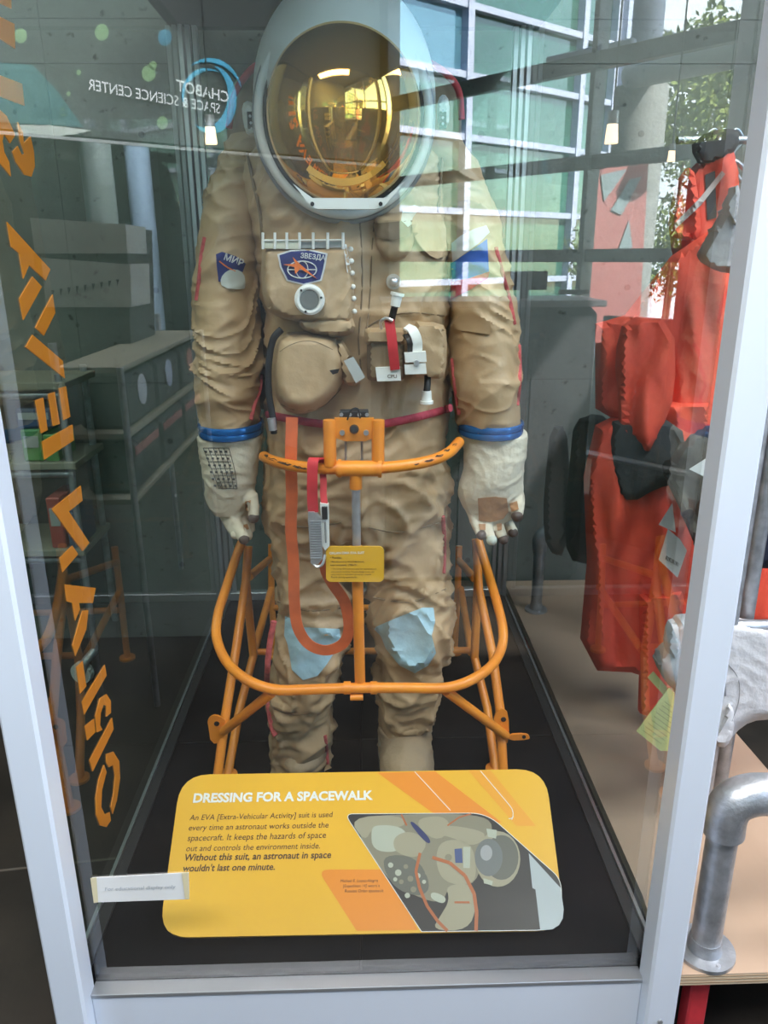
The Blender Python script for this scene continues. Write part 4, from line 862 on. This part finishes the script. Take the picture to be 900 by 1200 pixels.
# straps and clasp hanging on the stand
ws = thing('webbing_strap', W(345, 745, 1.62), 'long orange webbing strap looping down from the belt past the knee', 'strap')
MB().ribbon(crv([W(*p) for p in ((342, 489, 1.668), (342, 499, 1.665), (341, 540, 1.655), (342, 580, 1.66), (341, 620, 1.665), (344, 660, 1.67), (345, 705, 1.665), (349, 735, 1.66), (362, 755, 1.655), (382, 762, 1.65), (402, 754, 1.645), (409, 735, 1.64), (404, 706, 1.63), (390, 684, 1.62), (382, 668, 1.61), (381, 652, 1.60))], 7), (1, 0, 0), .026, .0035, (0, -1, 0)).build('webbing', M_oweb, ws, True)
rs = thing('safety_tether', W(372, 600, 1.56), 'red safety strap with steel snap hook hung over the orange waist bar', 'tether')
MB().ribbon(crv([W(*p) for p in ((376, 545, 1.60), (373, 538, 1.575), (367, 540, 1.555), (366, 560, 1.55), (366, 580, 1.553), (367, 600, 1.555))], 7), (1, 0, 0), .022, .004).build('red_loop', M_red, rs, True)
MB().ribbon(crv([W(*p) for p in ((377, 543, 1.60), (379, 562, 1.585), (379, 580, 1.57), (381, 594, 1.56))], 7), (1, 0, 0), .014, .004).build('red_loop', M_red, rs, True)
MB().prism([W(x, y, 1.548) for x, y in ((361, 600), (368, 600), (376, 607), (378, 655), (372, 662), (364, 660), (361, 610))], (0, .014, 0)).build('hook_body', M_steel, rs)
for k in range(16): MB().obox(W(370, 611 + k * 2.9, 1.547), (1, 0, 0), (0, 1, 0), (0, 0, 1), .0115, .0012, .0010, 0).build('grip_ridge', M_alu, rs)
MB().prism([W(x, y, 1.556) for x, y in ((375, 590), (385, 591), (386, 640), (381, 645), (378, 640))], (0, .012, 0)).build('hook_gate', M_wht, rs)
MB().obox(W(380.5, 601, 1.553), (1, 0, 0), (0, 1, 0), (0, 0, 1), .006, .003, .014, .001).build('gate_insert', M_dark, rs)
MB().tube([W(381, 612, 1.552), W(382, 636, 1.552)], .002, 8).build('gate_pin', M_grey, rs, True)
MB().tube(crv([W(365, 658, 1.555), W(371, 664, 1.55), W(378, 661, 1.55), W(381, 650, 1.555)], 5), .003, 8).build('hook_ring', M_steel, rs, True)

# little yellow card on the post
cdp = thing('caption_card', W(416, 661, 1.565), 'small yellow caption card fixed on the centre post of the stand', 'sign')
YC = 1.562
MB().prism([W(x, y, YC) for x, y in rrect(382, 640.5, 450, 682, 6)], (0, .004, 0)).build('card', M_yellow, cdp)
MB().obox(W(417, 661, YC + .009), (1, 0, 0), (0, 1, 0), (0, 0, 1), .012, .005, .02).build('clip', M_dark, cdp)
mb = MB(); put_text(mb, 'ORLAN DMA EVA SUIT', W(386, 649.5, YC - .0008), W(427, 649, YC - .0008), (0, 0, 1), .02); mb.build('heading', M_wht, cdp)
mb = MB()
for s, y, x1 in (('• Russian', 654.5, 400), ('• Manufactured by NASCOM Zvezda,', 659, 427), ('approximately 1986-91', 663, 418)):
    put_text(mb, s, W(387, y, YC - .0008), W(x1, y, YC - .0008), (0, 0, 1), .01)
for s, y, x1 in (('• The Orlan EVA suit was used for operations on', 667.5, 441), ('and around shuttling. Russian design is the rear', 670.8, 439), ('entry hatch or extended carried by a shuttle', 674.0, 435), ('Russia during spacewalks.', 677.2, 419)):
    put_text(mb, s, W(388, y, YC - .0008), W(x1, y, YC - .0008), (0, 0, 1), 0)
mb.build('body_text', M_ink, cdp)

# ================================================================== YELLOW INFORMATION PANEL
PA = WZ(425, 1098, ZB + .03); PB = W(425, 905, PA.y + .33); u_ = Vector((1, 0, 0)); v_ = Vector((0, PB.y - PA.y, PB.z - PA.z)).normalized(); PN = u_.cross(v_).normalized()
ip = thing('information_panel', (PA.x, PA.y + .1, ZB), 'large yellow sloping information panel headed dressing for a spacewalk', 'information panel')
def ppt(x, y, h=0): return WP(x, y, PA, PN) + PN * h
outline = []
def rq(cs, rad, n=6):
    o = []; m_ = len(cs)
    for i in range(m_):
        c, a, b = Vector(cs[i]), Vector(cs[i - 1]), Vector(cs[(i + 1) % m_]); r = rad[i] if isinstance(rad, (list, tuple)) else rad
        p, q = c + (a - c).normalized() * r, c + (b - c).normalized() * r
        for k in range(n + 1):
            t = k / n; o.append(tuple(p.lerp(c, t).lerp(c.lerp(q, t), t)))
    return o
pout = rq([(212, 908), (639, 901), (663, 1090), (186, 1099)], [34, 34, 36, 36])
MB().prism([ppt(x, y) for x, y in pout], -PN * .006).build('board', M_yellow, ip)
for x in (-.25, .25):
    MB().obox((PA.x + x, PA.y + .20, ZB + (.051)), (1, 0, 0), (0, 1, 0), (0, 0, 1), .02, .015, .051, .002).build('prop', M_dark, ip)
    MB().obox((PA.x + x, PA.y + .05, ZB + .015), (1, 0, 0), (0, 1, 0), (0, 0, 1), .02, .012, .015, .001).build('prop', M_dark, ip)
H = [.0004]
def flat(nm, poly, m, h, smooth=0, parent=None):
    if smooth: poly = chaikin(poly, smooth)
    P = [ppt(x, y, h) for x, y in poly]; n = len(P); mbx = MB(); tri = geometry.tessellate_polygon([P]); mbx.add(P, [tuple(t) for t in tri]); return link(nm, mbx.v, mbx.f, m, parent or ip)
def cliph(pts):  # clip polygon under the top edge of the panel
    return pts
flat('printed_band', [(442, 905.5), (510, 904), (588, 964), (520, 962)], M_yor, .0004)
flat('printed_band', [(549, 903.3), (575, 903), (628, 968), (605, 968)], mat('panel_amber', (.82, .36, .035), .35), .0004)
flat('printed_band', rq([(372, 1019), (452, 1019), (490, 1090), (418, 1091)], [14, 1, 1, 1]), M_yor, .0004)
def line(nm, pts, wd, m, h, closed=False):
    P = [ppt(x, y, h) for x, y in pts]; mbx = MB()
    for a, b in zip(P, P[1:] + ([P[0]] if closed else [])):
        d = (b - a).normalized(); s = d.cross(PN) * wd / 2; mbx.add([a - s, b - s, b + s, a + s], [(0, 1, 2, 3)])
    return link(nm, mbx.v, mbx.f, m, ip)
line('white_line', [(486, 904.5), (528, 950)], .0016, M_wht, .0008)
line('white_line', rq([(563, 903.5), (604, 952), (600, 960), (528, 951)], [.1, 10, 4, .1], 4)[:-5], .0016, M_wht, .0008)
photo = rq([(404, 954), (570, 953), (657, 1030), (660, 1090), (494, 1092)], [10, 20, 12, 30, 1])
flat('photograph', photo, mat('photo_black', (.035, .032, .033), .35), .0008)
line('photo_border', photo, .0014, M_wht, .0012, True)
ph = lambda r, g, b, n: mat('photo_' + n, (r, g, b), .4)
PT = lambda pts: [(360 + x / 2.8125, 920 + y / 2.8125) for x, y in pts]
F1, F2, F3, F4, F5 = ph(.34, .31, .22, 'suit_pale'), ph(.24, .22, .16, 'suit_mid'), ph(.42, .44, .36, 'cuff'), ph(.13, .13, .11, 'shade'), ph(.42, .47, .50, 'hull')
for pts, m_, h in (([(730, 225), (835, 340), (845, 410), (842, 440), (830, 462), (808, 476), (768, 480), (752, 345), (742, 340)], F5, .0013),
                   ([(135, 108), (330, 96), (560, 96), (620, 130), (580, 210), (560, 330), (470, 330), (440, 400), (300, 340), (250, 290)], F2, .0012),
                   ([(135, 108), (310, 98), (330, 140), (215, 140), (190, 190)], F1, .0014),
                   ([(210, 150), (225, 132), (300, 135), (330, 160), (330, 190), (290, 225), (215, 215)], F3, .0016),
                   ([(285, 170), (340, 150), (400, 185), (370, 240), (320, 235), (285, 215)], F1, .0018),
                   ([(335, 125), (350, 120), (412, 185), (395, 198)], ph(.03, .04, .13, 'navy'), .0022),
                   ([(345, 115), (450, 98), (480, 150), (420, 190)], F1, .0016),
                   ([(450, 130), (575, 150), (590, 175), (545, 205), (480, 175), (440, 165)], F1, .0018),
                   ([(440, 180), (540, 185), (560, 280), (545, 330), (450, 325), (420, 250)], F1, .0018),
                   ([(455, 330), (550, 325), (560, 400), (530, 480), (410, 480), (440, 430), (470, 380)], F1, .0018),
                   ([(250, 230), (360, 235), (410, 330), (380, 370), (300, 350), (255, 290)], F4, .0015),
                   ([(410, 350), (460, 370), (450, 395), (405, 375)], F3, .0019)): flat('photo_shape', PT(pts), m_, h, 0 if m_ is F5 else 2)
flat('photo_shape', PT(ell(628, 245, 74, 92, 24)), F1, .0020); flat('photo_shape', PT(ell(640, 240, 56, 74, 24)), F4, .0022)
flat('photo_shape', PT(ell(598, 240, 46, 62, 24)), ph(.16, .17, .17, 'visor'), .0024); flat('photo_shape', PT(ell(590, 225, 20, 26, 16)), ph(.34, .35, .36, 'glint'), .0026); flat('photo_shape', PT([(590, 145), (625, 150), (622, 178), (595, 172)]), F3, .0026); flat('photo_shape', PT([(580, 308), (612, 318), (608, 332), (582, 325)]), F3, .0026)
flat('photo_shape', PT([(485, 212), (510, 210), (512, 258), (488, 258)]), ph(.06, .09, .22, 'badge'), .0024); flat('photo_shape', PT([(514, 205), (538, 205), (536, 275), (514, 275)]), F3, .0024)
for cx_, cy_, r_ in ((275, 265, 9), (300, 290, 11), (325, 270, 8), (340, 310, 10), (310, 320, 8), (365, 300, 9), (395, 290, 8), (290, 312, 7), (350, 345, 10), (330, 365, 9), (385, 320, 7), (465, 240, 12)): flat('photo_shape', PT(ell(cx_, cy_, r_, r_, 10)), F3 if r_ % 2 else F2, .0021)
F6 = ph(.42, .13, .05, 'tether'); line('photo_tether', PT([(372, 225), (358, 285), (370, 340), (395, 400), (430, 450), (462, 482)]), .0065, F6, .0026); line('photo_tether', PT([(412, 240), (470, 258), (520, 300), (550, 360), (558, 420), (556, 482)]), .0075, F6, .0027); line('photo_tether', PT([(485, 388), (535, 388)]), .004, F6, .0028); line('photo_stripe', PT([(462, 135), (500, 108), (540, 96)]), .0035, F6, .0024); line('photo_stripe', PT([(310, 98), (328, 135)]), .004, F6, .0024)
mb = MB(); put_text(mb, 'DRESSING FOR A SPACEWALK', ppt(226, 940.5, .001), ppt(437, 937, .001), v_, .036, .0, 1.0); mb.build('heading', M_wht, ip)
mb = MB()
for s, a, b, y0, y1, bo in (('An EVA [Extra-Vehicular Activity] suit is used', 222, 390, 961.5, 957.5, .0), ('every time an astronaut works outside the', 221, 385, 973.5, 970, 0), ('spacecraft. It keeps the hazards of space', 219.5, 382, 985.8, 982, 0), ('out and controls the environment inside.', 218, 375, 997.8, 994.5, 0),
                           ('Without this suit, an astronaut in space', 216, 388, 1009, 1005.5, .018), ("wouldn't last one minute.", 214, 322, 1021.5, 1019.5, .018)):
    put_text(mb, s, ppt(a, y0, .001), ppt(b, y1, .001), v_, bo, .12, 1.05)
for s, a, b, y in (('Michael E. Lopez-Alegria', 399, 443, 1034), ('[Expedition 14] wears a', 402, 445, 1040), ('Russian Orlan spacesuit.', 404, 450, 1046)): put_text(mb, s, ppt(a, y, .001), ppt(b, y - .5, .001), v_, 0, .12)
mb.build('body_text', M_ink, ip)

# ================================================================== RIGHT SIDE: plywood platform, pipe rack, clothes
PX0 = XR + .03
pz = ZB + .005
plat = thing('plywood_platform', (PX0 + .3, 2.0, 0), 'low birch plywood display platform right of the glass case', 'platform')
c1 = WZ(782, 1143, pz); c2 = WZ(1010, 1152, pz); c3 = WZ(905, 908, pz); c4 = WZ(860, 856, pz); c5 = WZ(770, 745, pz)
top = [Vector((c1.x, c1.y, pz)), Vector((c3.x + .35, c1.y + .0, pz)), Vector((c3.x + .05, c3.y - .15, pz)), Vector((c3.x, c3.y, pz)), Vector((c4.x, c4.y, pz)), Vector((c4.x + .02, 3.13, pz)), Vector((PX0, 3.13, pz)), Vector((PX0, c1.y + .2, pz))]
MB().prism(top, (0, 0, -.002)).build('top_veneer', M_ply, plat)
MB().prism([p - Vector((0, 0, .002)) for p in top], (0, 0, -.026)).build('board', M_plyedge, plat)
for k in range(3): MB().prism([p * 1.0 + Vector((.0, -.0006, -.005 - k * .008)) for p in top], (0, 0, -.0022)).build('ply_layer', mat('ply_dark_layer', (.33, .22, .13), .7), plat)
for (x, y) in ((c1.x + .09, c1.y + .05), (PX0 + .1, 3.0), (c3.x - .1, c3.y - .1)): MB().box(x - .02, x + .02, y - .02, y + .02, 0, pz - .028).build('leg', M_red, plat)
rack = thing('pipe_rack', (PX0 + .2, 2.4, pz), 'galvanised pipe clothes rack with floor flanges on the plywood platform', 'clothes rack')
def flange(c, parent, r=.04):
    MB().disc(c + Vector((0, 0, .004)), (0, 0, 1), r, .008, 32).build('flange', M_galv, parent, True)
    MB().tube([c + Vector((0, 0, .008)), c + Vector((0, 0, .035))], [r * .58, r * .52], 24).build('flange_collar', M_galv, parent, True)
    for a in (40, 160, 280): MB().disc(c + Vector((math.cos(math.radians(a)) * r * .8, math.sin(math.radians(a)) * r * .8, .010)), (0, 0, 1), .004, .004, 10).build('flange_screw', M_steel, parent)
# front stub post with an elbow
fs_ = WZ(825, 1113, pz); r0 = 23 / 1.0 * mpp(fs_) * .72
stub = thing('pipe_post', fs_, 'short galvanised pipe post with elbow at the front corner of the platform', 'pipe')
flange(fs_, stub, 34 * mpp(fs_)); pt_ = W(838, 960, fs_.y); PR = 17.5 * mpp(fs_)
zt = pt_.z
MB().tube([fs_ + Vector((0, 0, .02)), Vector((fs_.x, fs_.y, zt))], PR * .95, 28).build('pipe', M_galv, stub, True)
el = [Vector((fs_.x, fs_.y, zt - .03)), Vector((fs_.x, fs_.y, zt + .012)), Vector((fs_.x + .012, fs_.y, zt + .040)), Vector((fs_.x + .045, fs_.y, zt + .055)), Vector((fs_.x + .085, fs_.y, zt + .055))]
MB().tube(crv(el, 6), PR * 1.28, 28).build('elbow', M_galv, stub, True)
MB().tube([Vector((fs_.x + .07, fs_.y, zt + .055)), Vector((fs_.x + .5, fs_.y, zt + .055))], PR * .95, 24).build('pipe', M_galv, stub, True)
# rack posts
p2 = WZ(822, 958, pz); p3 = WZ(628, 715, pz)
flange(p2, rack, .034); flange(p3, rack, .045)
zt2 = W(842, 700, p2.y).z
MB().tube([p2, Vector((p2.x, p2.y, 1.95))], .0165, 24).build('upright', M_galv, rack, True)
MB().tube([p3, Vector((p3.x, p3.y, W(634, 640, p3.y).z))], .022, 24).build('upright', M_galv, rack, True)
q3 = Vector((p3.x, p3.y, W(634, 640, p3.y).z)); MB().tube(crv([q3 + Vector((0, 0, -.02)), q3 + Vector((.0, 0, .03)), q3 + Vector((.03, 0, .06)), q3 + Vector((.10, 0, .065))], 5), .029, 20).build('elbow', M_galv, rack, True)
MB().tube([q3 + Vector((.08, 0, .065)), Vector((p2.x + .05, p3.y, q3.z + .065))], .02, 16).build('rail', M_galv, rack, True)
HZ = W(830, 150, 2.0).z
RX = W(832, 150, 2.0).x
MB().tube([(RX, 2.2, HZ), (RX + .75, 2.2, HZ)], .010, 16).build('hanging_rail', M_galv, rack, True)
MB().tube([(RX + .73, 2.2, 0), (RX + .73, 2.2, HZ)], .0165, 16).build('upright', M_galv, rack, True)
MB().tube([(p2.x, p2.y, W(840, 735, p2.y).z), (p2.x + .55, p2.y, W(840, 735, p2.y).z)], .0165, 16).build('shirt_rail', M_galv, rack, True)
MB().tube([(p2.x + .10, p2.y + .12, pz), (p2.x + .10, p2.y + .12, 1.9)], .0185, 20).build('upright', M_galv, rack, True)

def garment(name, loc, label, cat, grp=None): return thing(name, loc, label, cat, grp)
# red flight suits
fa = garment('flight_suit', W(760, 700, 2.08), 'red flight suit hanging nearest the case, its two legs ending over the platform', 'flight suit', 'red flight suits')
puff('trousers', [(686, 560), (700, 500), (760, 470), (835, 470), (838, 700), (812, 742), (790, 752), (766, 800), (752, 792), (740, 788), (700, 786), (682, 752), (690, 660)], 2.08, .06, M_flight, fa, smooth=0, edge=9, back=.02, res=5, wr=(.045,), seed=21)
puff('trouser_leg', [(752, 700), (800, 690), (812, 740), (790, 800), (765, 842), (750, 836), (752, 780)], 2.02, .035, M_flight, fa, smooth=0, edge=7, back=.02, res=5, wr=(.045,), seed=23)
puff('torso', [(700, 380), (735, 370), (790, 300), (850, 260), (858, 330), (840, 480), (800, 520), (735, 500), (700, 480)], 2.10, .035, M_flight, fa, smooth=0, edge=9, back=.02, res=5, wr=(.045,), seed=22)
puff('sleeve', [(735, 370), (790, 375), (792, 460), (775, 505), (764, 530), (755, 533), (748, 518), (728, 512), (728, 470), (722, 420)], 1.99, .025, M_flight, fa, edge=8, back=.02, res=5, wr=(.045,), seed=24)
fb = garment('flight_suit', W(815, 300, 2.25), 'red flight suit with black chest stripe hanging high on the rack rail', 'flight suit', 'red flight suits')
puff('torso', [(812, 195), (840, 178), (866, 172), (866, 300), (860, 420), (812, 420), (806, 350), (785, 275), (792, 225)], 2.2, .06, M_flight, fb, edge=14, back=.02, res=5, wr=(.045,), seed=26)
puff('sleeve', [(794, 215), (812, 190), (820, 240), (822, 280), (800, 282), (784, 272)], 2.13, .05, M_flight, fb, edge=8, back=.02, res=5, wr=(.045,), seed=27)
puff('trousers', [(795, 380), (858, 380), (850, 520), (836, 560), (800, 545), (790, 450)], 2.16, .05, M_flight, fb, edge=14, back=.02, res=5, wr=(.045,), seed=28)
BVs = BV[:]; BV.clear(); reg(*[o for o in fb.children])
for pl_ in ([(826, 205), (838, 200), (840, 255), (829, 258)], [(826, 305), (838, 302), (836, 440), (816, 448)]): drape('black_stripe', pl_, M_strip, fb, .002, .003, 5)
for pl_ in ([(790, 262), (820, 232), (846, 200), (850, 204), (822, 240), (792, 268)],): drape('pale_piping', pl_, mat('piping_grey', (.5, .45, .42), .7), fb, .004, .003, 4)
BV[:] = BVs
puff('collar', [(812, 172), (822, 158), (846, 150), (866, 152), (866, 172), (846, 190), (824, 196)], 2.18, .05, M_strip, fb, edge=7, back=.02, res=5)
fc = garment('flight_suit', W(870, 700, 2.3), 'red flight suit hanging behind the white t-shirt, right of the case post', 'flight suit', 'red flight suits')
puff('trousers', [(838, 560), (925, 560), (935, 735), (900, 740), (838, 735)], lambda x, y: 2.32, .05, M_flight, fc, edge=14, back=.02, res=5, wr=(.045,), seed=30)
puff('torso', [(866, 380), (925, 360), (930, 580), (850, 580)], lambda x, y: 2.34, .05, M_flight, fc, edge=14, back=.02, res=5, wr=(.045,), seed=31)
# hangers
for k, (px, Y) in enumerate(((838, 2.2), (850, 2.2), (864, 2.2))):
    a = Vector((W(px, 150, 2.2).x, 2.2, HZ)); hgr = thing('clothes_hanger', a, ('hanger nearest the case on the rail', 'middle hanger of three on the rail', 'hanger nearest the white post on the rail')[k], 'hanger', 'hangers on the rack rail')
    MB().tube(crv([a + Vector((-.01, 0, -.02)), a + Vector((-.02, 0, .01)), a + Vector((0, 0, .026)), a + Vector((.02, 0, .0)), a + Vector((0, 0, -.03)), a + Vector((0, 0, -.06))], 5), .003, 8).build('hook', M_alu, hgr, True)
    MB().tube(crv([a + Vector((-.06, 0, -.10)), a + Vector((0, 0, -.05)), a + Vector((.06, 0, -.10))], 6), .006, 8).build('bar', M_alu, hgr, True)
# grey and dark garments
ga = garment('grey_hoodie', W(840, 260, 2.05), 'pale grey hooded top hanging before the red flight suits', 'hoodie')
puff('body', [(824, 292), (836, 272), (852, 240), (866, 222), (872, 300), (866, 322), (838, 318), (822, 306)], 1.94, .05, M_gcl, ga, edge=8, back=.06, res=5, wr=(.008, (12, 12, 10)), seed=33)
puff('hood', [(848, 245), (856, 222), (868, 215), (868, 262), (858, 268)], 1.90, .03, M_gcl, ga, edge=6, back=.04, res=4, wr=(.004, (12, 12, 10)))
gd = garment('dark_garment', W(700, 560, 2.3), 'charcoal folded garment hanging beside the red sleeve', 'garment')
puff('cloth', [(672, 495), (700, 482), (722, 500), (716, 530), (722, 565), (708, 600), (704, 660), (690, 662), (664, 655), (662, 600), (668, 540)], 2.36, .04, M_char, gd, edge=10, back=.05, res=6, wr=(.010, (9, 9, 6)), seed=34)
puff('cloth_fold', [(714, 496), (740, 492), (798, 494), (806, 540), (798, 566), (770, 572), (740, 590), (718, 574)], 2.0, .02, M_char, gd, edge=8, back=.02, res=5, wr=(.02,))
ge_ = garment('grey_garment', W(655, 600, 2.4), 'pale grey cloth hanging over the low pipe at the back of the platform', 'garment')
puff('cloth', [(645, 500), (664, 498), (668, 560), (664, 655), (640, 645), (636, 600), (640, 550)], 2.42, .025, M_gcl, ge_, edge=6, back=.04, res=5, wr=(.008, (9, 9, 4)), seed=35)
jv = garment('charcoal_vest', W(790, 560, 1.85), 'charcoal folded jacket just behind the right case post', 'jacket')
puff('body', [(776, 552), (795, 525), (820, 505), (850, 492), (856, 560), (840, 650), (818, 648), (806, 620), (794, 590), (784, 570)], 1.88, .04, M_char, jv, edge=10, back=.05, res=6, wr=(.008, (9, 9, 6)), seed=36)
nv = garment('navy_jacket', W(880, 580, 1.78), 'navy blue folded jacket hanging right of the white case post', 'jacket')
puff('body', [(846, 520), (866, 506), (900, 512), (935, 520), (935, 660), (898, 668), (870, 660), (846, 650), (842, 600)], 1.80, .05, M_navy, nv, edge=12, back=.06, res=6, wr=(.012, (9, 9, 12)), seed=37)
puff('folded_flap', [(846, 515), (866, 508), (900, 520), (925, 540), (925, 600), (895, 590), (866, 560), (850, 555)], 1.76, .03, M_navy, nv, edge=8, back=.03, res=6, wr=(.008, (9, 9, 12)), seed=38)
tg = garment('paper_tag', W(838, 555, 1.72), 'white diamond shaped tag showing either side of the case post', 'tag')
MB().prism([W(x, y, 1.70) for x, y in ((808, 550), (836, 532), (882, 550), (840, 566))], (0, .002, 0)).build('card', M_paper, tg)
# clothing tags
for nm, pl_, lab, bars in (('price_tag', [(772, 615), (788, 590), (792, 624)], 'small white folded tag tucked above the barcode tag', 0), ('price_tag', [(783, 620), (797, 632), (805, 645), (794, 677), (772, 656)], 'white barcode price tag on the red flight suit', 1)):
    t = thing(nm, W(*pl_[0], 1.93), lab, 'tag'); MB().prism([W(x, y, 1.94) for x, y in pl_], (0, .002, 0)).build('card', M_paper, t)
    if bars:
        mb = MB()
        for k in range(12):
            a = Vector((779.5 + k * 1.3, 655.5 + k * .75)); wd = .5 if k % 3 else .9
            mb.add([W(*q, 1.938) for q in ((a.x, a.y), (a.x + wd, a.y + .3), (a.x + wd + 1.5, a.y - 4), (a.x + 1.5, a.y - 4.3))], [(0, 1, 2, 3)])
        mb.build('barcode', M_ink, t)
# white t-shirt draped on the rail
ts = garment('white_tshirt', W(860, 800, 1.62), 'white cotton t-shirt with a grey oval print draped on the rack', 'shirt')
puff('shirt_body', [(766, 775), (788, 755), (792, 728), (812, 724), (850, 726), (905, 734), (940, 738), (945, 850), (905, 843), (880, 845), (862, 858), (850, 876), (832, 872), (818, 866), (800, 850), (792, 810), (780, 800)], 1.63, .05, M_shirt, ts, edge=12, back=.06, res=4, wr=(.0035, (6, 6, 6)), seed=40)
puff('neck_rib', [(834, 866), (846, 846), (852, 820), (862, 830), (860, 858), (852, 876), (840, 875)], 1.585, .02, M_shirt, ts, edge=4, back=.02, res=4, wr=(.003, (14, 14, 14)))
puff('sleeve_hem', [(780, 760), (784, 732), (794, 728), (800, 760), (790, 778)], 1.59, .02, M_shirt, ts, edge=4, back=.02, res=4)
BVs = BV[:]; BV.clear(); reg(ts.children[0])
def tline(pts, wpx): 
    P = [hit(v.x, v.y, 1.58) for v in crv([(a, b, 0) for a, b in pts], 6)]; P = [p + (CAM - p).normalized() * .002 for p in P]; MB().tube(P, [(wpx * mpp(P[0]) / 2, .0008)] * len(P), 6, flat=(1, 0, 0)).build('printed_line', M_print, ts, True)
tline([(830, 775), (842, 782), (850, 800), (848, 830), (836, 850), (824, 862)], 2); tline([(832, 772), (850, 776), (865, 795), (866, 820), (858, 845)], 1); tline([(828, 800), (838, 800), (840, 812), (830, 812), (828, 802)], 1.6); tline([(830, 785), (838, 790)], 1.6); tline([(826, 818), (834, 822)], 1.4)
BV[:] = BVs
yp = thing('yellow_leaflet', W(760, 860, 1.60), 'pale yellow printed leaflet hanging under the white t-shirt', 'leaflet')
MB().prism([W(x, y, 1.58) for x, y in ((746, 857), (784, 806), (790, 812), (790, 880), (774, 880))], (0, .002, 0)).build('sheet', M_ypap, yp)
MB().prism([W(x, y, 1.61) for x, y in ((759, 794), (766, 787), (782, 806), (778, 815))], (0, .002, 0)).build('folded_corner', M_ypap, yp)
mb = MB()
for k in range(9):
    a = Vector((753 + k * 3.2, 856 - k * 4.2)); d = Vector((.86, .62)); b = a + d * min(26, 31 - k * 0 - max(0, (a.x + 26 - 784)))
    if (b - a).length > 3: n_ = Vector((.35, -.45)); mb.add([W(*(q), 1.578) for q in (a, b, b + n_, a + n_)], [(0, 1, 2, 3)])
mb.build('printed_lines', mat('leaflet_ink', (.25, .25, .12), .6), yp)

# ================================================================== LEFT SIDE: shelf unit beyond the left pane
YK = 2.75
lr = thing('shelf_unit', (W(50, 700, YK).x, YK + .1, 0), 'wheeled pipe shelf unit standing behind the left side of the case', 'shelf unit')
for (x0, y0, x1, y1, th) in ((6, 452, 76, 448, 14), (12, 548, 88, 540, 12), (38, 652, 98, 640, 8)):
    a, b = W(x0, y0, YK), W(x1, y1, YK); z = (a.z + b.z) / 2; MB().box(a.x - .3, b.x, YK, YK + .32, z - .022, z + .004).build('shelf_board', mat('pale_board'  , (.27, .26, .20), .6), lr)
    MB().tube([(a.x - .3, YK + .03, z - .045), (b.x - .02, YK + .03, z - .045)], .014, 12).build('cross_pipe', M_galv, lr, True)
xr_ = W(86, 600, YK).x
for y in (YK + .03, YK + .29): MB().tube([(xr_, y, .14), (xr_, y, W(70, 440, YK).z)], .013, 12).build('upright', M_galv, lr, True)
cw = Vector((xr_ - .06, YK + .02, .045)); MB().disc(cw, (0.3, 1, 0), .045, .028, 24).build('caster_wheel', mat('wheel_white', (.6, .6, .58), .5), lr, True)
MB().disc(cw + Vector((-.005, -.016, .0)), (.3, 1, 0), .014, .006, 14).build('wheel_hub', M_grey, lr, True)
MB().tube(crv([cw + Vector((0, -.02, .0)), cw + Vector((.02, -.02, .05)), Vector((xr_, YK + .03, .14))], 5), .017, 12).build('caster_fork', M_galv, lr, True)
M_gb = [mat('carton_green', (.10, .30, .08), .5), mat('carton_blue', (.06, .09, .16), .5), mat('carton_red', (.42, .08, .06), .5), mat('carton_white', (.40, .42, .42), .5)]
zsh = [(W(12, 548, YK).z + W(88, 540, YK).z) / 2 + .004, (W(38, 652, YK).z + W(98, 640, YK).z) / 2 + .004]
def merch(x0, x1, z0, h, m1, m2, lab, nm='product_box'):
    a, b = W(x0, 520, YK).x, W(x1, 520, YK).x; t = thing(nm, ((a + b) / 2, YK + .1, z0), lab, 'box', 'boxes on the left shelf unit')
    MB().box(a, b, YK + .02, YK + .2, z0, z0 + h).build('carton', m1, t); MB().box(a + .01, b - .01, YK + .017, YK + .02, z0 + h * .45, z0 + h * .8).build('printed_band', m2, t)
merch(22, 46, zsh[0], .12, M_gb[0], M_gb[3], 'green and white box at left on the middle shelf'); merch(48, 64, zsh[0], .10, M_gb[0], M_gb[3], 'green and white box at right on the middle shelf')
merch(20, 62, zsh[0] + .125, .07, M_gb[1], M_gb[3], 'dark blue box lying on top of the green boxes')
merch(40, 58, zsh[1], .20, M_gb[2], M_gb[3], 'red packet on the lowest shelf'); merch(62, 76, zsh[1], .14, M_gb[1], M_gb[2], 'dark box beside the red packet on the lowest shelf')
